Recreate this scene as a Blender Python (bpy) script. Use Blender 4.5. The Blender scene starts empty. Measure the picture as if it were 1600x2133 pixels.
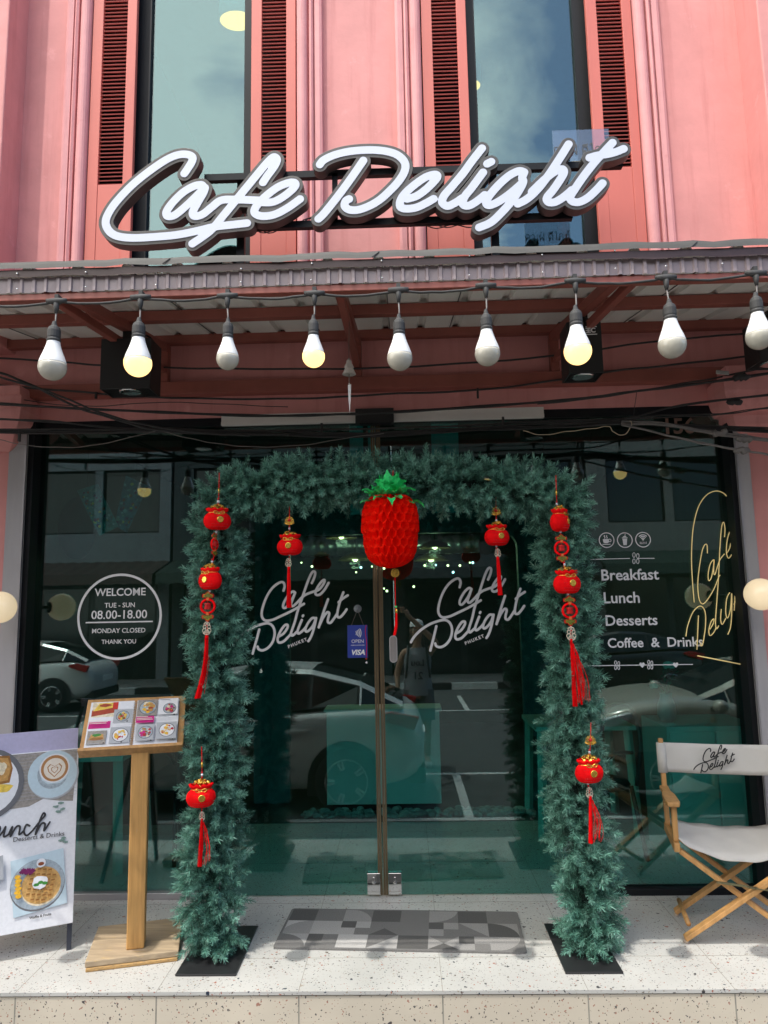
import bpy, math, random
import numpy as np
from mathutils import Vector, Matrix, Quaternion
random.seed(7); RNG = np.random.default_rng(11)
SC = bpy.context.scene; COL = SC.collection

# ------------------------------------------------------------------ camera
FPX, CX, CY = 1479.0, 800.0, 1066.5            # focal length and centre in pixels of a 1600 x 2133 frame
CAM = Vector((0.0, -4.2, 1.60))
_n = Vector(((842-CX)/FPX, -(1262-CY)/FPX, -1)).normalized()        # facade normal seen in the camera frame
_u = Vector(((590-CX)/FPX, (10110+CY)/FPX, -1)); _u = (_u - _n*_u.dot(_n)).normalized()
_r = _n.cross(_u)
ROT = Matrix((_r, _n, _u))
cam = bpy.data.cameras.new('camera'); camo = bpy.data.objects.new('camera', cam); COL.objects.link(camo)
cam.sensor_fit = 'VERTICAL'; cam.sensor_height = 36.0; cam.lens = 36.0*FPX/2133.0
cam.clip_start = 0.05; cam.clip_end = 500
camo.matrix_world = Matrix.Translation(CAM) @ ROT.to_4x4()
SC.camera = camo
def ray(px, py): return ROT @ Vector(((px-CX)/FPX, -(py-CY)/FPX, -1.0))
def at(px, py, Y):
    d = ray(px, py); return CAM + d*((Y-CAM.y)/d.y)
def atz(px, py, Z):
    d = ray(px, py); return CAM + d*((Z-CAM.z)/d.z)
def atp(px, py, o, n):
    d = ray(px, py); return CAM + d*((Vector(o)-CAM).dot(n)/d.dot(n))

# ------------------------------------------------------------------ sky, sun, exposure
SUNV = Vector((0.20, 0.31, -1.0)).normalized()
elev = math.asin(-SUNV.z)
W = bpy.data.worlds.new('World'); SC.world = W; W.use_nodes = True
nt = W.node_tree; nt.nodes.clear()
def N(t, tree=None, **k):
    n = (tree or nt).nodes.new(t)
    for a, b in k.items(): setattr(n, a, b)
    return n
sky = N('ShaderNodeTexSky'); sky.sky_type = 'NISHITA'; sky.sun_disc = False
sky.sun_elevation = elev; sky.sun_rotation = math.atan2(-SUNV.x, -SUNV.y); sky.dust_density = 1.5
geo = N('ShaderNodeTexCoord'); sep = N('ShaderNodeSeparateXYZ'); nt.links.new(geo.outputs['Generated'], sep.inputs[0])
zz = N('ShaderNodeMath', operation='MAXIMUM'); nt.links.new(sep.outputs[2], zz.inputs[0]); zz.inputs[1].default_value = 0.12
dv = N('ShaderNodeCombineXYZ')
for i in (0, 1):
    q = N('ShaderNodeMath', operation='DIVIDE'); nt.links.new(sep.outputs[i], q.inputs[0]); nt.links.new(zz.outputs[0], q.inputs[1]); nt.links.new(q.outputs[0], dv.inputs[i])
nz = N('ShaderNodeTexNoise'); nz.inputs['Scale'].default_value = 1.6; nz.inputs['Detail'].default_value = 9; nz.inputs['Roughness'].default_value = 0.58; nz.inputs['Distortion'].default_value = 0.35
nt.links.new(dv.outputs[0], nz.inputs['Vector'])
# more cloud towards the west of the street than towards the east
side = N('ShaderNodeMath', operation='MULTIPLY_ADD'); side.inputs[1].default_value = -0.85; side.inputs[2].default_value = 0.06
nt.links.new(sep.outputs[0], side.inputs[0])
cs = N('ShaderNodeMath', operation='ADD'); nt.links.new(nz.outputs['Fac'], cs.inputs[0]); nt.links.new(side.outputs[0], cs.inputs[1])
cr = N('ShaderNodeValToRGB'); cr.color_ramp.elements[0].position = 0.42; cr.color_ramp.elements[1].position = 0.60
nt.links.new(cs.outputs[0], cr.inputs[0])
mx = N('ShaderNodeMix', data_type='RGBA'); nt.links.new(cr.outputs[0], mx.inputs['Factor']); nt.links.new(sky.outputs[0], mx.inputs['A'])
mx.inputs['B'].default_value = (10.2, 10.0, 9.6, 1)
bg = N('ShaderNodeBackground'); bg.inputs[1].default_value = 0.15; nt.links.new(mx.outputs['Result'], bg.inputs[0])
wo = N('ShaderNodeOutputWorld'); nt.links.new(bg.outputs[0], wo.inputs[0])
sl = bpy.data.lights.new('sun', 'SUN'); sl.energy = 1.45; sl.angle = math.radians(0.5); sl.color = (1.0, 0.965, 0.91)
so = bpy.data.objects.new('sun', sl); COL.objects.link(so); so.rotation_euler = SUNV.to_track_quat('-Z', 'Y').to_euler(); so.location = (0, -6, 12)
SC.view_settings.view_transform = 'Standard'; SC.view_settings.look = 'None'; SC.view_settings.gamma = 1.0
SC.view_settings.use_curve_mapping = False; SC.view_settings.exposure = 1.27
SC.cycles.use_denoising = True; SC.cycles.max_bounces = 8; SC.cycles.transparent_max_bounces = 24; SC.cycles.sample_clamp_indirect = 6

# ------------------------------------------------------------------ materials
MATS = {}
def srgb(r, g, b):
    f = lambda c: (c/255/12.92 if c <= 10 else ((c/255+0.055)/1.055)**2.4)
    return (f(r), f(g), f(b))
def mat(name, col, rough=0.6, metal=0.0, var=0.12, scale=6.0, bump=0.0, bscale=60.0, stretch=None, emit=None, spec=0.5, dirt=None, trans=0.0, streak=None):
    if name in MATS: return MATS[name]
    m = bpy.data.materials.new(name); m.use_nodes = True; t = m.node_tree; b = t.nodes['Principled BSDF']; L = t.links.new
    b.inputs['Roughness'].default_value = rough; b.inputs['Metallic'].default_value = metal; b.inputs['Specular IOR Level'].default_value = spec
    tc = N('ShaderNodeTexCoord', t); mp = N('ShaderNodeMapping', t); L(tc.outputs['Object'], mp.inputs[0])
    if stretch: mp.inputs['Scale'].default_value = stretch
    c = (*col, 1)
    if var:
        n1 = N('ShaderNodeTexNoise', t); n1.inputs['Scale'].default_value = scale; n1.inputs['Detail'].default_value = 6; n1.inputs['Roughness'].default_value = 0.62; L(mp.outputs[0], n1.inputs['Vector'])
        r = N('ShaderNodeValToRGB', t); e = r.color_ramp.elements
        e[0].position = 0.25; e[1].position = 0.75
        e[0].color = tuple(max(0, x*(1-var)) for x in col)+(1,); e[1].color = tuple(min(1, x*(1+var)) for x in col)+(1,)
        L(n1.outputs['Fac'], r.inputs[0]); out = r.outputs[0]
        if dirt:
            n2 = N('ShaderNodeTexNoise', t); n2.inputs['Scale'].default_value = dirt[1]; n2.inputs['Detail'].default_value = 8; n2.inputs['Roughness'].default_value = 0.7; L(mp.outputs[0], n2.inputs['Vector'])
            r2 = N('ShaderNodeValToRGB', t); r2.color_ramp.elements[0].position = dirt[2]; r2.color_ramp.elements[1].position = dirt[2]+dirt[3]; L(n2.outputs['Fac'], r2.inputs[0])
            mm = N('ShaderNodeMix', t, data_type='RGBA'); L(r2.outputs[0], mm.inputs['Factor']); L(out, mm.inputs['A']); mm.inputs['B'].default_value = (*dirt[0], 1); out = mm.outputs['Result']
        if streak:
            m4 = N('ShaderNodeMapping', t); m4.inputs['Scale'].default_value = streak[2]; L(tc.outputs['Object'], m4.inputs[0])
            n4 = N('ShaderNodeTexNoise', t); n4.inputs['Scale'].default_value = streak[1]; n4.inputs['Detail'].default_value = 7; n4.inputs['Roughness'].default_value = 0.65; L(m4.outputs[0], n4.inputs['Vector'])
            r4 = N('ShaderNodeValToRGB', t); r4.color_ramp.elements[0].position = streak[3]; r4.color_ramp.elements[1].position = streak[3]+streak[4]; r4.color_ramp.elements[1].color = (streak[5],)*3+(1,); L(n4.outputs['Fac'], r4.inputs[0])
            m5 = N('ShaderNodeMix', t, data_type='RGBA'); L(r4.outputs[0], m5.inputs['Factor']); L(out, m5.inputs['A']); m5.inputs['B'].default_value = (*streak[0], 1); out = m5.outputs['Result']
        L(out, b.inputs['Base Color'])
    else: b.inputs['Base Color'].default_value = c
    if bump:
        n3 = N('ShaderNodeTexNoise', t); n3.inputs['Scale'].default_value = bscale; n3.inputs['Detail'].default_value = 5; L(mp.outputs[0], n3.inputs['Vector'])
        bm_ = N('ShaderNodeBump', t); bm_.inputs['Strength'].default_value = bump; bm_.inputs['Distance'].default_value = 0.004; L(n3.outputs['Fac'], bm_.inputs['Height']); L(bm_.outputs[0], b.inputs['Normal'])
    if emit:
        b.inputs['Emission Color'].default_value = (*emit[0], 1); b.inputs['Emission Strength'].default_value = emit[1]
    if trans: b.inputs['Transmission Weight'].default_value = trans
    MATS[name] = m; return m
def glass(name, tint, r0, rough=0.0, rc=(0.95, 1.0, 0.99)):
    m = bpy.data.materials.new(name); m.use_nodes = True; t = m.node_tree; t.nodes.clear(); L = t.links.new
    tr = N('ShaderNodeBsdfTransparent', t); tr.inputs[0].default_value = (*tint, 1)
    gl = N('ShaderNodeBsdfGlossy', t); gl.inputs['Roughness'].default_value = rough; gl.inputs[0].default_value = (*rc, 1)
    lw = N('ShaderNodeLayerWeight', t); lw.inputs['Blend'].default_value = 0.5
    p = N('ShaderNodeMath', t, operation='POWER'); L(lw.outputs['Facing'], p.inputs[0]); p.inputs[1].default_value = 5
    q = N('ShaderNodeMath', t, operation='MULTIPLY_ADD'); L(p.outputs[0], q.inputs[0]); q.inputs[1].default_value = 1-r0; q.inputs[2].default_value = r0
    mx = N('ShaderNodeMixShader', t); L(q.outputs[0], mx.inputs[0]); L(tr.outputs[0], mx.inputs[1]); L(gl.outputs[0], mx.inputs[2])
    o = N('ShaderNodeOutputMaterial', t); L(mx.outputs[0], o.inputs[0]); return m
def terrazzo(name, base, scale, amount, joints=None, chips=((0.03, 0.03, 0.035), (0.10, 0.07, 0.05), (0.30, 0.10, 0.06), (0.02, 0.03, 0.05), (0.30, 0.26, 0.2)), rough=0.45):
    m = bpy.data.materials.new(name); m.use_nodes = True; t = m.node_tree; b = t.nodes['Principled BSDF']; L = t.links.new
    b.inputs['Roughness'].default_value = rough
    tc = N('ShaderNodeTexCoord', t); out = None
    n1 = N('ShaderNodeTexNoise', t); n1.inputs['Scale'].default_value = 1.7; n1.inputs['Detail'].default_value = 8; L(tc.outputs['Object'], n1.inputs['Vector'])
    r1 = N('ShaderNodeValToRGB', t); r1.color_ramp.elements[0].position = 0.3; r1.color_ramp.elements[1].position = 0.7
    r1.color_ramp.elements[0].color = (*[c*0.80 for c in base], 1); r1.color_ramp.elements[1].color = (*[c*1.08 for c in base], 1)
    L(n1.outputs['Fac'], r1.inputs[0]); out = r1.outputs[0]
    wv = N('ShaderNodeTexNoise', t); wv.inputs['Scale'].default_value = scale*1.3; wv.inputs['Detail'].default_value = 2; L(tc.outputs['Object'], wv.inputs['Vector'])
    wm = N('ShaderNodeMix', t, data_type='VECTOR'); wm.inputs['Factor'].default_value = 0.02; L(tc.outputs['Object'], wm.inputs['A']); L(wv.outputs['Color'], wm.inputs['B'])
    for k, (sc, am) in enumerate(((scale, amount), (scale*1.9, amount*1.35), (scale*0.6, amount*0.28), (scale*1.35, amount*0.8))):
        mp = N('ShaderNodeMapping', t); mp.inputs['Location'].default_value = (k*3.7, k*1.3, k*7.1); mp.inputs['Rotation'].default_value = (0.4*k, 0.3, 0.9*k); L(wm.outputs['Result'], mp.inputs[0])
        v = N('ShaderNodeTexVoronoi', t); v.inputs['Scale'].default_value = sc; v.inputs['Randomness'].default_value = 1.0; L(mp.outputs[0], v.inputs['Vector'])
        v2 = N('ShaderNodeSeparateColor', t); L(v.outputs['Color'], v2.inputs[0])
        pr = N('ShaderNodeMath', t, operation='LESS_THAN'); L(v2.outputs[0], pr.inputs[0]); pr.inputs[1].default_value = am
        rad = N('ShaderNodeMath', t, operation='MULTIPLY_ADD'); L(v2.outputs[1], rad.inputs[0]); rad.inputs[1].default_value = 0.20; rad.inputs[2].default_value = 0.10
        ls = N('ShaderNodeMath', t, operation='LESS_THAN'); L(v.outputs['Distance'], ls.inputs[0]); L(rad.outputs[0], ls.inputs[1])
        f = N('ShaderNodeMath', t, operation='MULTIPLY'); L(pr.outputs[0], f.inputs[0]); L(ls.outputs[0], f.inputs[1])
        cr = N('ShaderNodeValToRGB', t); cr.color_ramp.interpolation = 'CONSTANT'; e = cr.color_ramp.elements
        for i, c in enumerate(chips):
            if i < 2: e[i].position = i/len(chips)
            else: e.new(i/len(chips))
            e[i].color = (*c, 1)
        L(v2.outputs[2], cr.inputs[0])
        mm = N('ShaderNodeMix', t, data_type='RGBA'); L(f.outputs[0], mm.inputs['Factor']); L(out, mm.inputs['A']); L(cr.outputs[0], mm.inputs['B']); out = mm.outputs['Result']
    L(out, b.inputs['Base Color']); return m
# ------------------------------------------------------------------ mesh helpers
ORG = {}
def frame_of(d):
    d = Vector(d).normalized(); a = Vector((0, 0, 1)) if abs(d.z) < 0.9 else Vector((1, 0, 0))
    x = d.cross(a).normalized(); return x, d.cross(x).normalized(), d
def crom(pts, n=6, closed=False):
    P = [Vector(p) for p in pts]; out = []
    if len(P) < 3: return P
    m = len(P) if closed else len(P)-1
    for i in range(m):
        g = lambda k: P[k % len(P)] if closed else P[min(max(k, 0), len(P)-1)]
        a, b, c, d = g(i-1), g(i), g(i+1), g(i+2)
        for j in range(n):
            t = j/n
            out.append(0.5*((2*b)+(c-a)*t+(2*a-5*b+4*c-d)*t*t+(3*b-a-3*c+d)*t**3))
    if not closed: out.append(P[-1])
    return out
class MB:
    def __init__(s): s.v = []; s.f = []; s.m = []; s.s = []; s.mats = []
    def mi(s, m):
        if m not in s.mats: s.mats.append(m)
        return s.mats.index(m)
    def add(s, vs, fs, m, smooth=False):
        o = len(s.v); s.v += [tuple(v) for v in vs]; k = s.mi(m)
        for f in fs: s.f.append([o+i for i in f]); s.m.append(k); s.s.append(smooth)
        return s
    def geo(s, g, M, m, smooth=False): return s.add([M @ Vector(v) for v in g[0]], g[1], m, smooth)
    def bx(s, x0, x1, y0, y1, z0, z1, m, M=None):
        vs = [Vector((x, y, z)) for z in (z0, z1) for y in (y0, y1) for x in (x0, x1)]
        if M is not None: vs = [M @ v for v in vs]
        return s.add(vs, [(0, 2, 3, 1), (4, 5, 7, 6), (0, 1, 5, 4), (2, 6, 7, 3), (0, 4, 6, 2), (1, 3, 7, 5)], m)
    def bar(s, a, b, w, h, m, up=(0, 0, 1)):
        a, b = Vector(a), Vector(b); d = (b-a).normalized(); x = d.cross(Vector(up)).normalized(); y = x.cross(d)
        vs = [p+x*(i*w/2)+y*(j*h/2) for p in (a, b) for i, j in ((-1, -1), (1, -1), (1, 1), (-1, 1))]
        return s.add(vs, [(3, 2, 1, 0), (4, 5, 6, 7), (0, 1, 5, 4), (1, 2, 6, 5), (2, 3, 7, 6), (3, 0, 4, 7)], m)
    def tube(s, path, r, m, seg=8, cap=True, smooth=True, closed=False):
        P = [Vector(p) for p in path]; n = len(P)
        R = r if isinstance(r, (list, tuple)) else [r]*n
        vs = []; prev = None
        for i in range(n):
            if closed: d = P[(i+1) % n]-P[i-1]
            else: d = P[min(i+1, n-1)]-P[max(i-1, 0)]
            if d.length < 1e-9: d = Vector((0, 0, 1))
            d.normalize()
            if prev is None: x, y, _ = frame_of(d)
            else:
                x = prev-d*prev.dot(d)
                x = x.normalized() if x.length > 1e-6 else frame_of(d)[0]
                y = d.cross(x)
            prev = x
            for k in range(seg):
                a = 2*math.pi*k/seg; vs.append(P[i]+(x*math.cos(a)+y*math.sin(a))*R[i])
        fs = []
        for i in range(n if closed else n-1):
            j = (i+1) % n
            for k in range(seg): fs.append((i*seg+k, i*seg+(k+1) % seg, j*seg+(k+1) % seg, j*seg+k))
        if cap and not closed: fs += [tuple(range(seg))[::-1], tuple((n-1)*seg+k for k in range(seg))]
        return s.add(vs, fs, m, smooth)
    def lathe(s, prof, c, m, seg=24, M=None, smooth=True, sx=1, sy=1):
        c = Vector(c); vs = []; fs = []; n = len(prof)
        for r, z in prof:
            for k in range(seg):
                a = 2*math.pi*k/seg; v = Vector((r*math.cos(a)*sx, r*math.sin(a)*sy, z))
                vs.append(c+(M @ v if M is not None else v))
        for i in range(n-1):
            for k in range(seg): fs.append((i*seg+k, i*seg+(k+1) % seg, (i+1)*seg+(k+1) % seg, (i+1)*seg+k))
        fs += [tuple(range(seg))[::-1], tuple((n-1)*seg+k for k in range(seg))]
        return s.add(vs, fs, m, smooth)
    def ball(s, c, r, m, seg=12, ring=8, sc=(1, 1, 1)):
        c = Vector(c); prof = [(max(1e-4, math.sin(math.pi*i/ring))*r, -math.cos(math.pi*i/ring)*r) for i in range(ring+1)]
        return s.lathe([(a*1, b*sc[2]) for a, b in prof], c, m, seg, sx=sc[0], sy=sc[1])
    def prism(s, poly, fn, d, m, smooth=False):
        d = Vector(d); a = [Vector(fn(*p)) for p in poly]; n = len(a)
        vs = a+[p+d for p in a]
        fs = [tuple(range(n))[::-1], tuple(range(n, 2*n))]+[(i, (i+1) % n, n+(i+1) % n, n+i) for i in range(n)]
        return s.add(vs, fs, m, smooth)
    def build(s, name, parent=None, bevel=0.0, seg=2, sub=0):
        o0 = ORG.get(parent.name, Vector((0, 0, 0))) if parent else Vector((0, 0, 0))
        me = bpy.data.meshes.new(name); me.from_pydata([tuple(Vector(v)-o0) for v in s.v], [], s.f)
        for m in s.mats: me.materials.append(m)
        me.polygons.foreach_set('material_index', s.m); me.polygons.foreach_set('use_smooth', s.s); me.update()
        o = bpy.data.objects.new(name, me); COL.objects.link(o)
        if parent: o.parent = parent
        ORG[o.name] = o0
        if bevel:
            b = o.modifiers.new('edge', 'BEVEL'); b.width = bevel; b.segments = seg; b.limit_method = 'ANGLE'; b.angle_limit = math.radians(40); b.harden_normals = False
        if sub: q = o.modifiers.new('sub', 'SUBSURF'); q.levels = q.render_levels = sub
        return o
def thing(name, label, cat, loc=(0, 0, 0), group=None):
    o = bpy.data.objects.new(name, None); COL.objects.link(o); o.location = loc; o.empty_display_size = 0.1
    o['label'] = label; o['category'] = cat
    if group: o['group'] = group
    ORG[o.name] = Vector(loc); return o
def tag(o, label, cat, group=None):
    o['label'] = label; o['category'] = cat
    if group: o['group'] = group
    return o
def struct(o, kind='structure', label=None):
    o['kind'] = kind
    if label: o['label'] = label
    return o
def copy_tree(o, parent=None):
    c = o.copy(); COL.objects.link(c); ORG[c.name] = ORG.get(o.name, Vector((0, 0, 0)))
    if parent: c.parent = parent
    for ch in list(o.children): copy_tree(ch, c)
    return c
def curve_geo(cu):
    o = bpy.data.objects.new('tmp', cu); COL.objects.link(o)
    dg = bpy.context.evaluated_depsgraph_get(); me = bpy.data.meshes.new_from_object(o.evaluated_get(dg), depsgraph=dg)
    g = ([tuple(v.co) for v in me.vertices], [tuple(p.vertices) for p in me.polygons])
    bpy.data.objects.remove(o); bpy.data.curves.remove(cu); bpy.data.meshes.remove(me); return g
def text(body, size, bold=0.0, ext=0.0005, align='CENTER', spacing=1.0, shear=0.0, line=1.0):
    cu = bpy.data.curves.new('t', 'FONT'); cu.body = body; cu.size = size; cu.offset = bold; cu.extrude = ext; cu.align_x = align; cu.align_y = 'CENTER'
    cu.space_character = spacing; cu.shear = shear; cu.resolution_u = 3; cu.space_line = line
    return curve_geo(cu)
def fit(g, w):                                      # scale a flat outline to a given width
    xs = [v[0] for v in g[0]]; k = w/(max(xs)-min(xs)); c = (max(xs)+min(xs))/2
    return ([((v[0]-c)*k, v[1]*k, v[2]) for v in g[0]], g[1])
def outline(strokes, r, res):
    """union of round-ended strokes, as closed loops (marching squares over a distance field)"""
    S = [[(p[0], p[1]) for p in st] for st in strokes]
    A = np.array([p for st in S for p in st]); lo = A.min(0)-r-3*res; hi = A.max(0)+r+3*res
    nx, ny = int((hi[0]-lo[0])/res)+2, int((hi[1]-lo[1])/res)+2
    X = lo[0]+np.arange(nx)*res; Y = lo[1]+np.arange(ny)*res
    F = np.full((ny, nx), 1e3)
    for st in S:
        rr = r
        for (ax, ay), (bx, by) in zip(st[:-1], st[1:]):
            i0, i1 = max(0, int((min(ax, bx)-2.5*r-lo[0])/res)), min(nx, int((max(ax, bx)+2.5*r-lo[0])/res)+2)
            j0, j1 = max(0, int((min(ay, by)-2.5*r-lo[1])/res)), min(ny, int((max(ay, by)+2.5*r-lo[1])/res)+2)
            x = X[None, i0:i1]; y = Y[j0:j1, None]; dx, dy = bx-ax, by-ay; l2 = dx*dx+dy*dy+1e-12
            t = np.clip(((x-ax)*dx+(y-ay)*dy)/l2, 0, 1)
            F[j0:j1, i0:i1] = np.minimum(F[j0:j1, i0:i1], np.hypot(x-ax-t*dx, y-ay-t*dy)-rr)
    F[F == 0] = 1e-9
    inside = F < 0; code = inside[:-1, :-1]*1+inside[:-1, 1:]*2+inside[1:, 1:]*4+inside[1:, :-1]*8
    tab = {1: [(3, 0)], 2: [(0, 1)], 3: [(3, 1)], 4: [(1, 2)], 5: [(3, 2), (1, 0)], 6: [(0, 2)], 7: [(3, 2)], 8: [(2, 3)], 9: [(2, 0)], 10: [(0, 3), (2, 1)], 11: [(2, 1)], 12: [(1, 3)], 13: [(1, 0)], 14: [(0, 3)]}
    nxt = {}
    def key(j, i, e): return ((j, i, 0), (j, i+1, 1), (j+1, i, 0), (j, i, 1))[e]
    def pos(k):
        j, i, d = k
        if d == 0: a, b = F[j, i], F[j, i+1]; return (X[i]+res*a/(a-b), Y[j])
        a, b = F[j, i], F[j+1, i]; return (X[i], Y[j]+res*a/(a-b))
    for j, i in zip(*np.nonzero((code > 0) & (code < 15))):
        for a, b in tab[int(code[j, i])]: nxt[key(j, i, a)] = key(j, i, b)
    loops = []
    while nxt:
        k0 = next(iter(nxt)); k = k0; lp = []
        while k in nxt: lp.append(pos(k)); k = nxt.pop(k)
        if len(lp) > 6: loops.append(lp)
    return loops
def stroke_geo(strokes, r, ext, res, bevel=0.0):
    cu = bpy.data.curves.new('s', 'CURVE'); cu.dimensions = '2D'; cu.fill_mode = 'BOTH'; cu.extrude = ext; cu.bevel_depth = bevel; cu.bevel_resolution = 1
    for lp in outline(strokes, r, res):
        sp = cu.splines.new('POLY'); sp.points.add(len(lp)-1)
        for p, q in zip(sp.points, lp): p.co = (q[0], q[1], 0, 1)
        sp.use_cyclic_u = True
    return curve_geo(cu)
UP = Matrix.Rotation(math.pi/2, 4, 'X')             # a flat drawing stood up so that it faces the street
def wallM(x, y, z, rot=0.0): return Matrix.Translation((x, y, z)) @ UP @ Matrix.Rotation(rot, 4, 'Z')

# ------------------------------------------------------------------ palette
PINK = mat('pink_plaster', (0.645, 0.268, 0.248), 0.75, var=0.13, scale=2.2, bump=0.5, bscale=16, streak=((.50, .17, .16), 2.2, (5, 5, .35), .52, .24, .75), dirt=((0.82, 0.40, 0.38), 5.0, 0.60, 0.22))
PINKL = mat('pink_moulding', (0.65, 0.29, 0.285), 0.7, streak=((.48, .17, .16), 3.0, (7, 7, .5), .55, .2, .6), var=0.10, scale=5, bump=0.25, bscale=35, dirt=((0.55, 0.2, 0.2), 9.0, 0.62, 0.2))
CORAL = mat('coral_shutter_paint', (0.55, 0.132, 0.098), 0.55, var=0.10, scale=4, stretch=(1, 1, 0.3), bump=0.08, bscale=40)
CORALW = mat('worn_louvre_paint', (0.50, 0.12, 0.10), 0.6, var=0.12, scale=8, dirt=((0.62, 0.45, 0.40), 45.0, 0.66, 0.06))
STEEL = mat('brown_steel_paint', (0.27, 0.075, 0.054), 0.5, var=0.2, scale=5, bump=0.06, bscale=60)
BLACKAL = mat('black_aluminium', (0.008, 0.009, 0.011), 0.5, var=0.2, spec=.2)
GREYJ = mat('grey_render', (0.37, 0.35, 0.355), 0.7, var=0.13, scale=7, stretch=(1, 1, 0.2), bump=0.15, bscale=40)
SILV = mat('silver_aluminium', (0.42, 0.40, 0.41), 0.35, 0.7, var=0.15, stretch=(0.2, 1, 1))
CHROME = mat('polished_steel', (0.75, 0.74, 0.72), 0.08, 1.0, var=0.05)
GOLDB = mat('brown_bronze_strip', (0.16, 0.12, 0.07), 0.35, 0.6, var=0.15)
WHITEV = mat('white_vinyl', (0.72, 0.72, 0.73), 0.5, var=0.03)
CREAMAL = mat('cream_aluminium', (0.72, 0.67, 0.62), 0.45, var=0.06)
CABLE = mat('black_cable_sheath', (0.018, 0.017, 0.017), 0.55, var=0.3, scale=25)
CABLEG = mat('grey_cable_sheath', (0.16, 0.145, 0.135), 0.6, var=0.25, scale=25)
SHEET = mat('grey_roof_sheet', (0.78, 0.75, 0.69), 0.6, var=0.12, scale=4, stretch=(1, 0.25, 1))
FASC = mat('mauve_fascia_sheet', (0.255, 0.20, 0.205), 0.38, var=0.14, scale=7, stretch=(1, 1, 0.15))
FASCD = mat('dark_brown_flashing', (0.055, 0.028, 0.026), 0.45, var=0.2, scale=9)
TRIM = mat('weathered_grey_trim', (0.09, 0.085, 0.075), 0.6, var=0.2, scale=12, stretch=(0.4, 1, 1))
TERR = terrazzo('white_terrazzo', (0.50, 0.49, 0.455), 60, 0.40)
TERRE = terrazzo('cream_terrazzo', (0.60, 0.53, 0.42), 50, 0.34, chips=((0.10, 0.09, 0.085), (0.34, 0.17, 0.12), (0.16, 0.12, 0.09), (0.34, 0.16, 0.11), (0.07, 0.06, 0.06)))
JOINT = mat('tile_joint', (0.26, 0.24, 0.20), 0.9, var=0.3, scale=14)
GLASSD = glass('tinted_shop_glass', (0.46, 0.77, 0.75), 0.082)
GLASSU = glass('tinted_upper_glass', (0.45, 0.66, 0.66), 0.108, rc=(.78, .98, 1.0))
WOOD = mat('honey_wood', (0.46, 0.245, 0.085), 0.5, var=0.28, scale=7, stretch=(6, 6, 0.7), bump=0.1, bscale=30)
RED = mat('red_felt', (0.78, 0.004, 0.006), 0.85, spec=.08, var=0.12, scale=30, bump=.9, bscale=170)
REDT = mat('red_thread', (0.72, 0.003, 0.005), 0.8, spec=.08, var=0.15, scale=30)
REDG = mat('red_gloss', (0.50, 0.006, 0.006), 0.3, var=0.1)
GOLD = mat('gold_foil', (0.78, 0.46, 0.08), 0.25, 0.85, var=0.25, scale=80)
GREENO = mat('olive_enamel', (0.12, 0.13, 0.015), 0.4, var=0.1)
WHITEP = mat('white_paint', (0.78, 0.78, 0.77), 0.5, var=0.03)
BLACKM = mat('matt_black', (0.012, 0.012, 0.012), 0.5, var=0.2)
# ------------------------------------------------------------------ ground
ASPH = mat('asphalt', (0.080, 0.080, 0.080), 0.9, var=0.25, scale=3, bump=0.5, bscale=90)
MARK = mat('road_paint', (0.55, 0.55, 0.53), 0.8, var=0.15, scale=8)
m = MB(); m.bx(-70, 70, -75, 30, -0.9, -0.60, ASPH); struct(m.build('street'))
m = MB()                                            # parking bay lines and the painted kerb across the street
for a in ((-14, 14, -3.56, -3.46), (-14, 14, -5.56, -5.46), (-14, 14, -11.2, -11.1)): m.bx(a[0], a[1], a[2], a[3], -0.599, -0.596, MARK)
for x in (0.63, 6.0, -4.8, 11.4, -10.2): m.bx(x-.05, x+.05, -5.46, -3.56, -0.599, -0.596, MARK); m.bx(x+.6, x+.7, -13.6, -11.2, -0.599, -0.596, MARK)
struct(m.build('road_markings'))
m = MB(); KW = mat('kerb_white', (.6, .6, .58), .8); KB = mat('kerb_black', (.03, .03, .03), .8)
for i in range(-14, 14): m.bx(i*1.2, i*1.2+1.2, -15.15, -14.9, -0.6, -0.44, KW if i % 2 else KB)
m.bx(-70, 70, -17.5, -15.15, -0.6, -0.45, mat('pavement_slabs', (.22, .21, .2), .9, var=.2)); struct(m.build('pavement'))
m = MB()
m.bx(-7, 7, -0.985, 6.0, -0.014, 0.0, TERR); m.bx(-7, 7, -0.980, 6.0, -0.60, -0.020, TERRE); m.bx(-7, 7, -0.976, 6.0, -0.020, -0.014, JOINT)
for x in (-1.69, -1.085, -0.48, 0.125, 0.73, 1.335, 1.94):
    m.bx(x-.0011, x+.0011, -0.9855, 6.0, -0.002, 0.0006, JOINT); m.bx(x-.003, x+.003, -0.9806, -0.97, -0.60, -0.021, JOINT)
for y in (-0.70, -0.09, 0.52, 1.13, 1.74): m.bx(-7, 7, y-.0011, y+.0011, -0.002, 0.0007, JOINT)
struct(m.build('terrace'))
m = MB(); m.bx(-2.5, 2.25, 1.36, 5.8, 0.001, 0.004, mat('floor_shade_sheet', (.035, .037, .037), .35, var=.25)); struct(m.build('floor'))  # dark sheet laid over the terrazzo to deepen the shade indoors

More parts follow.
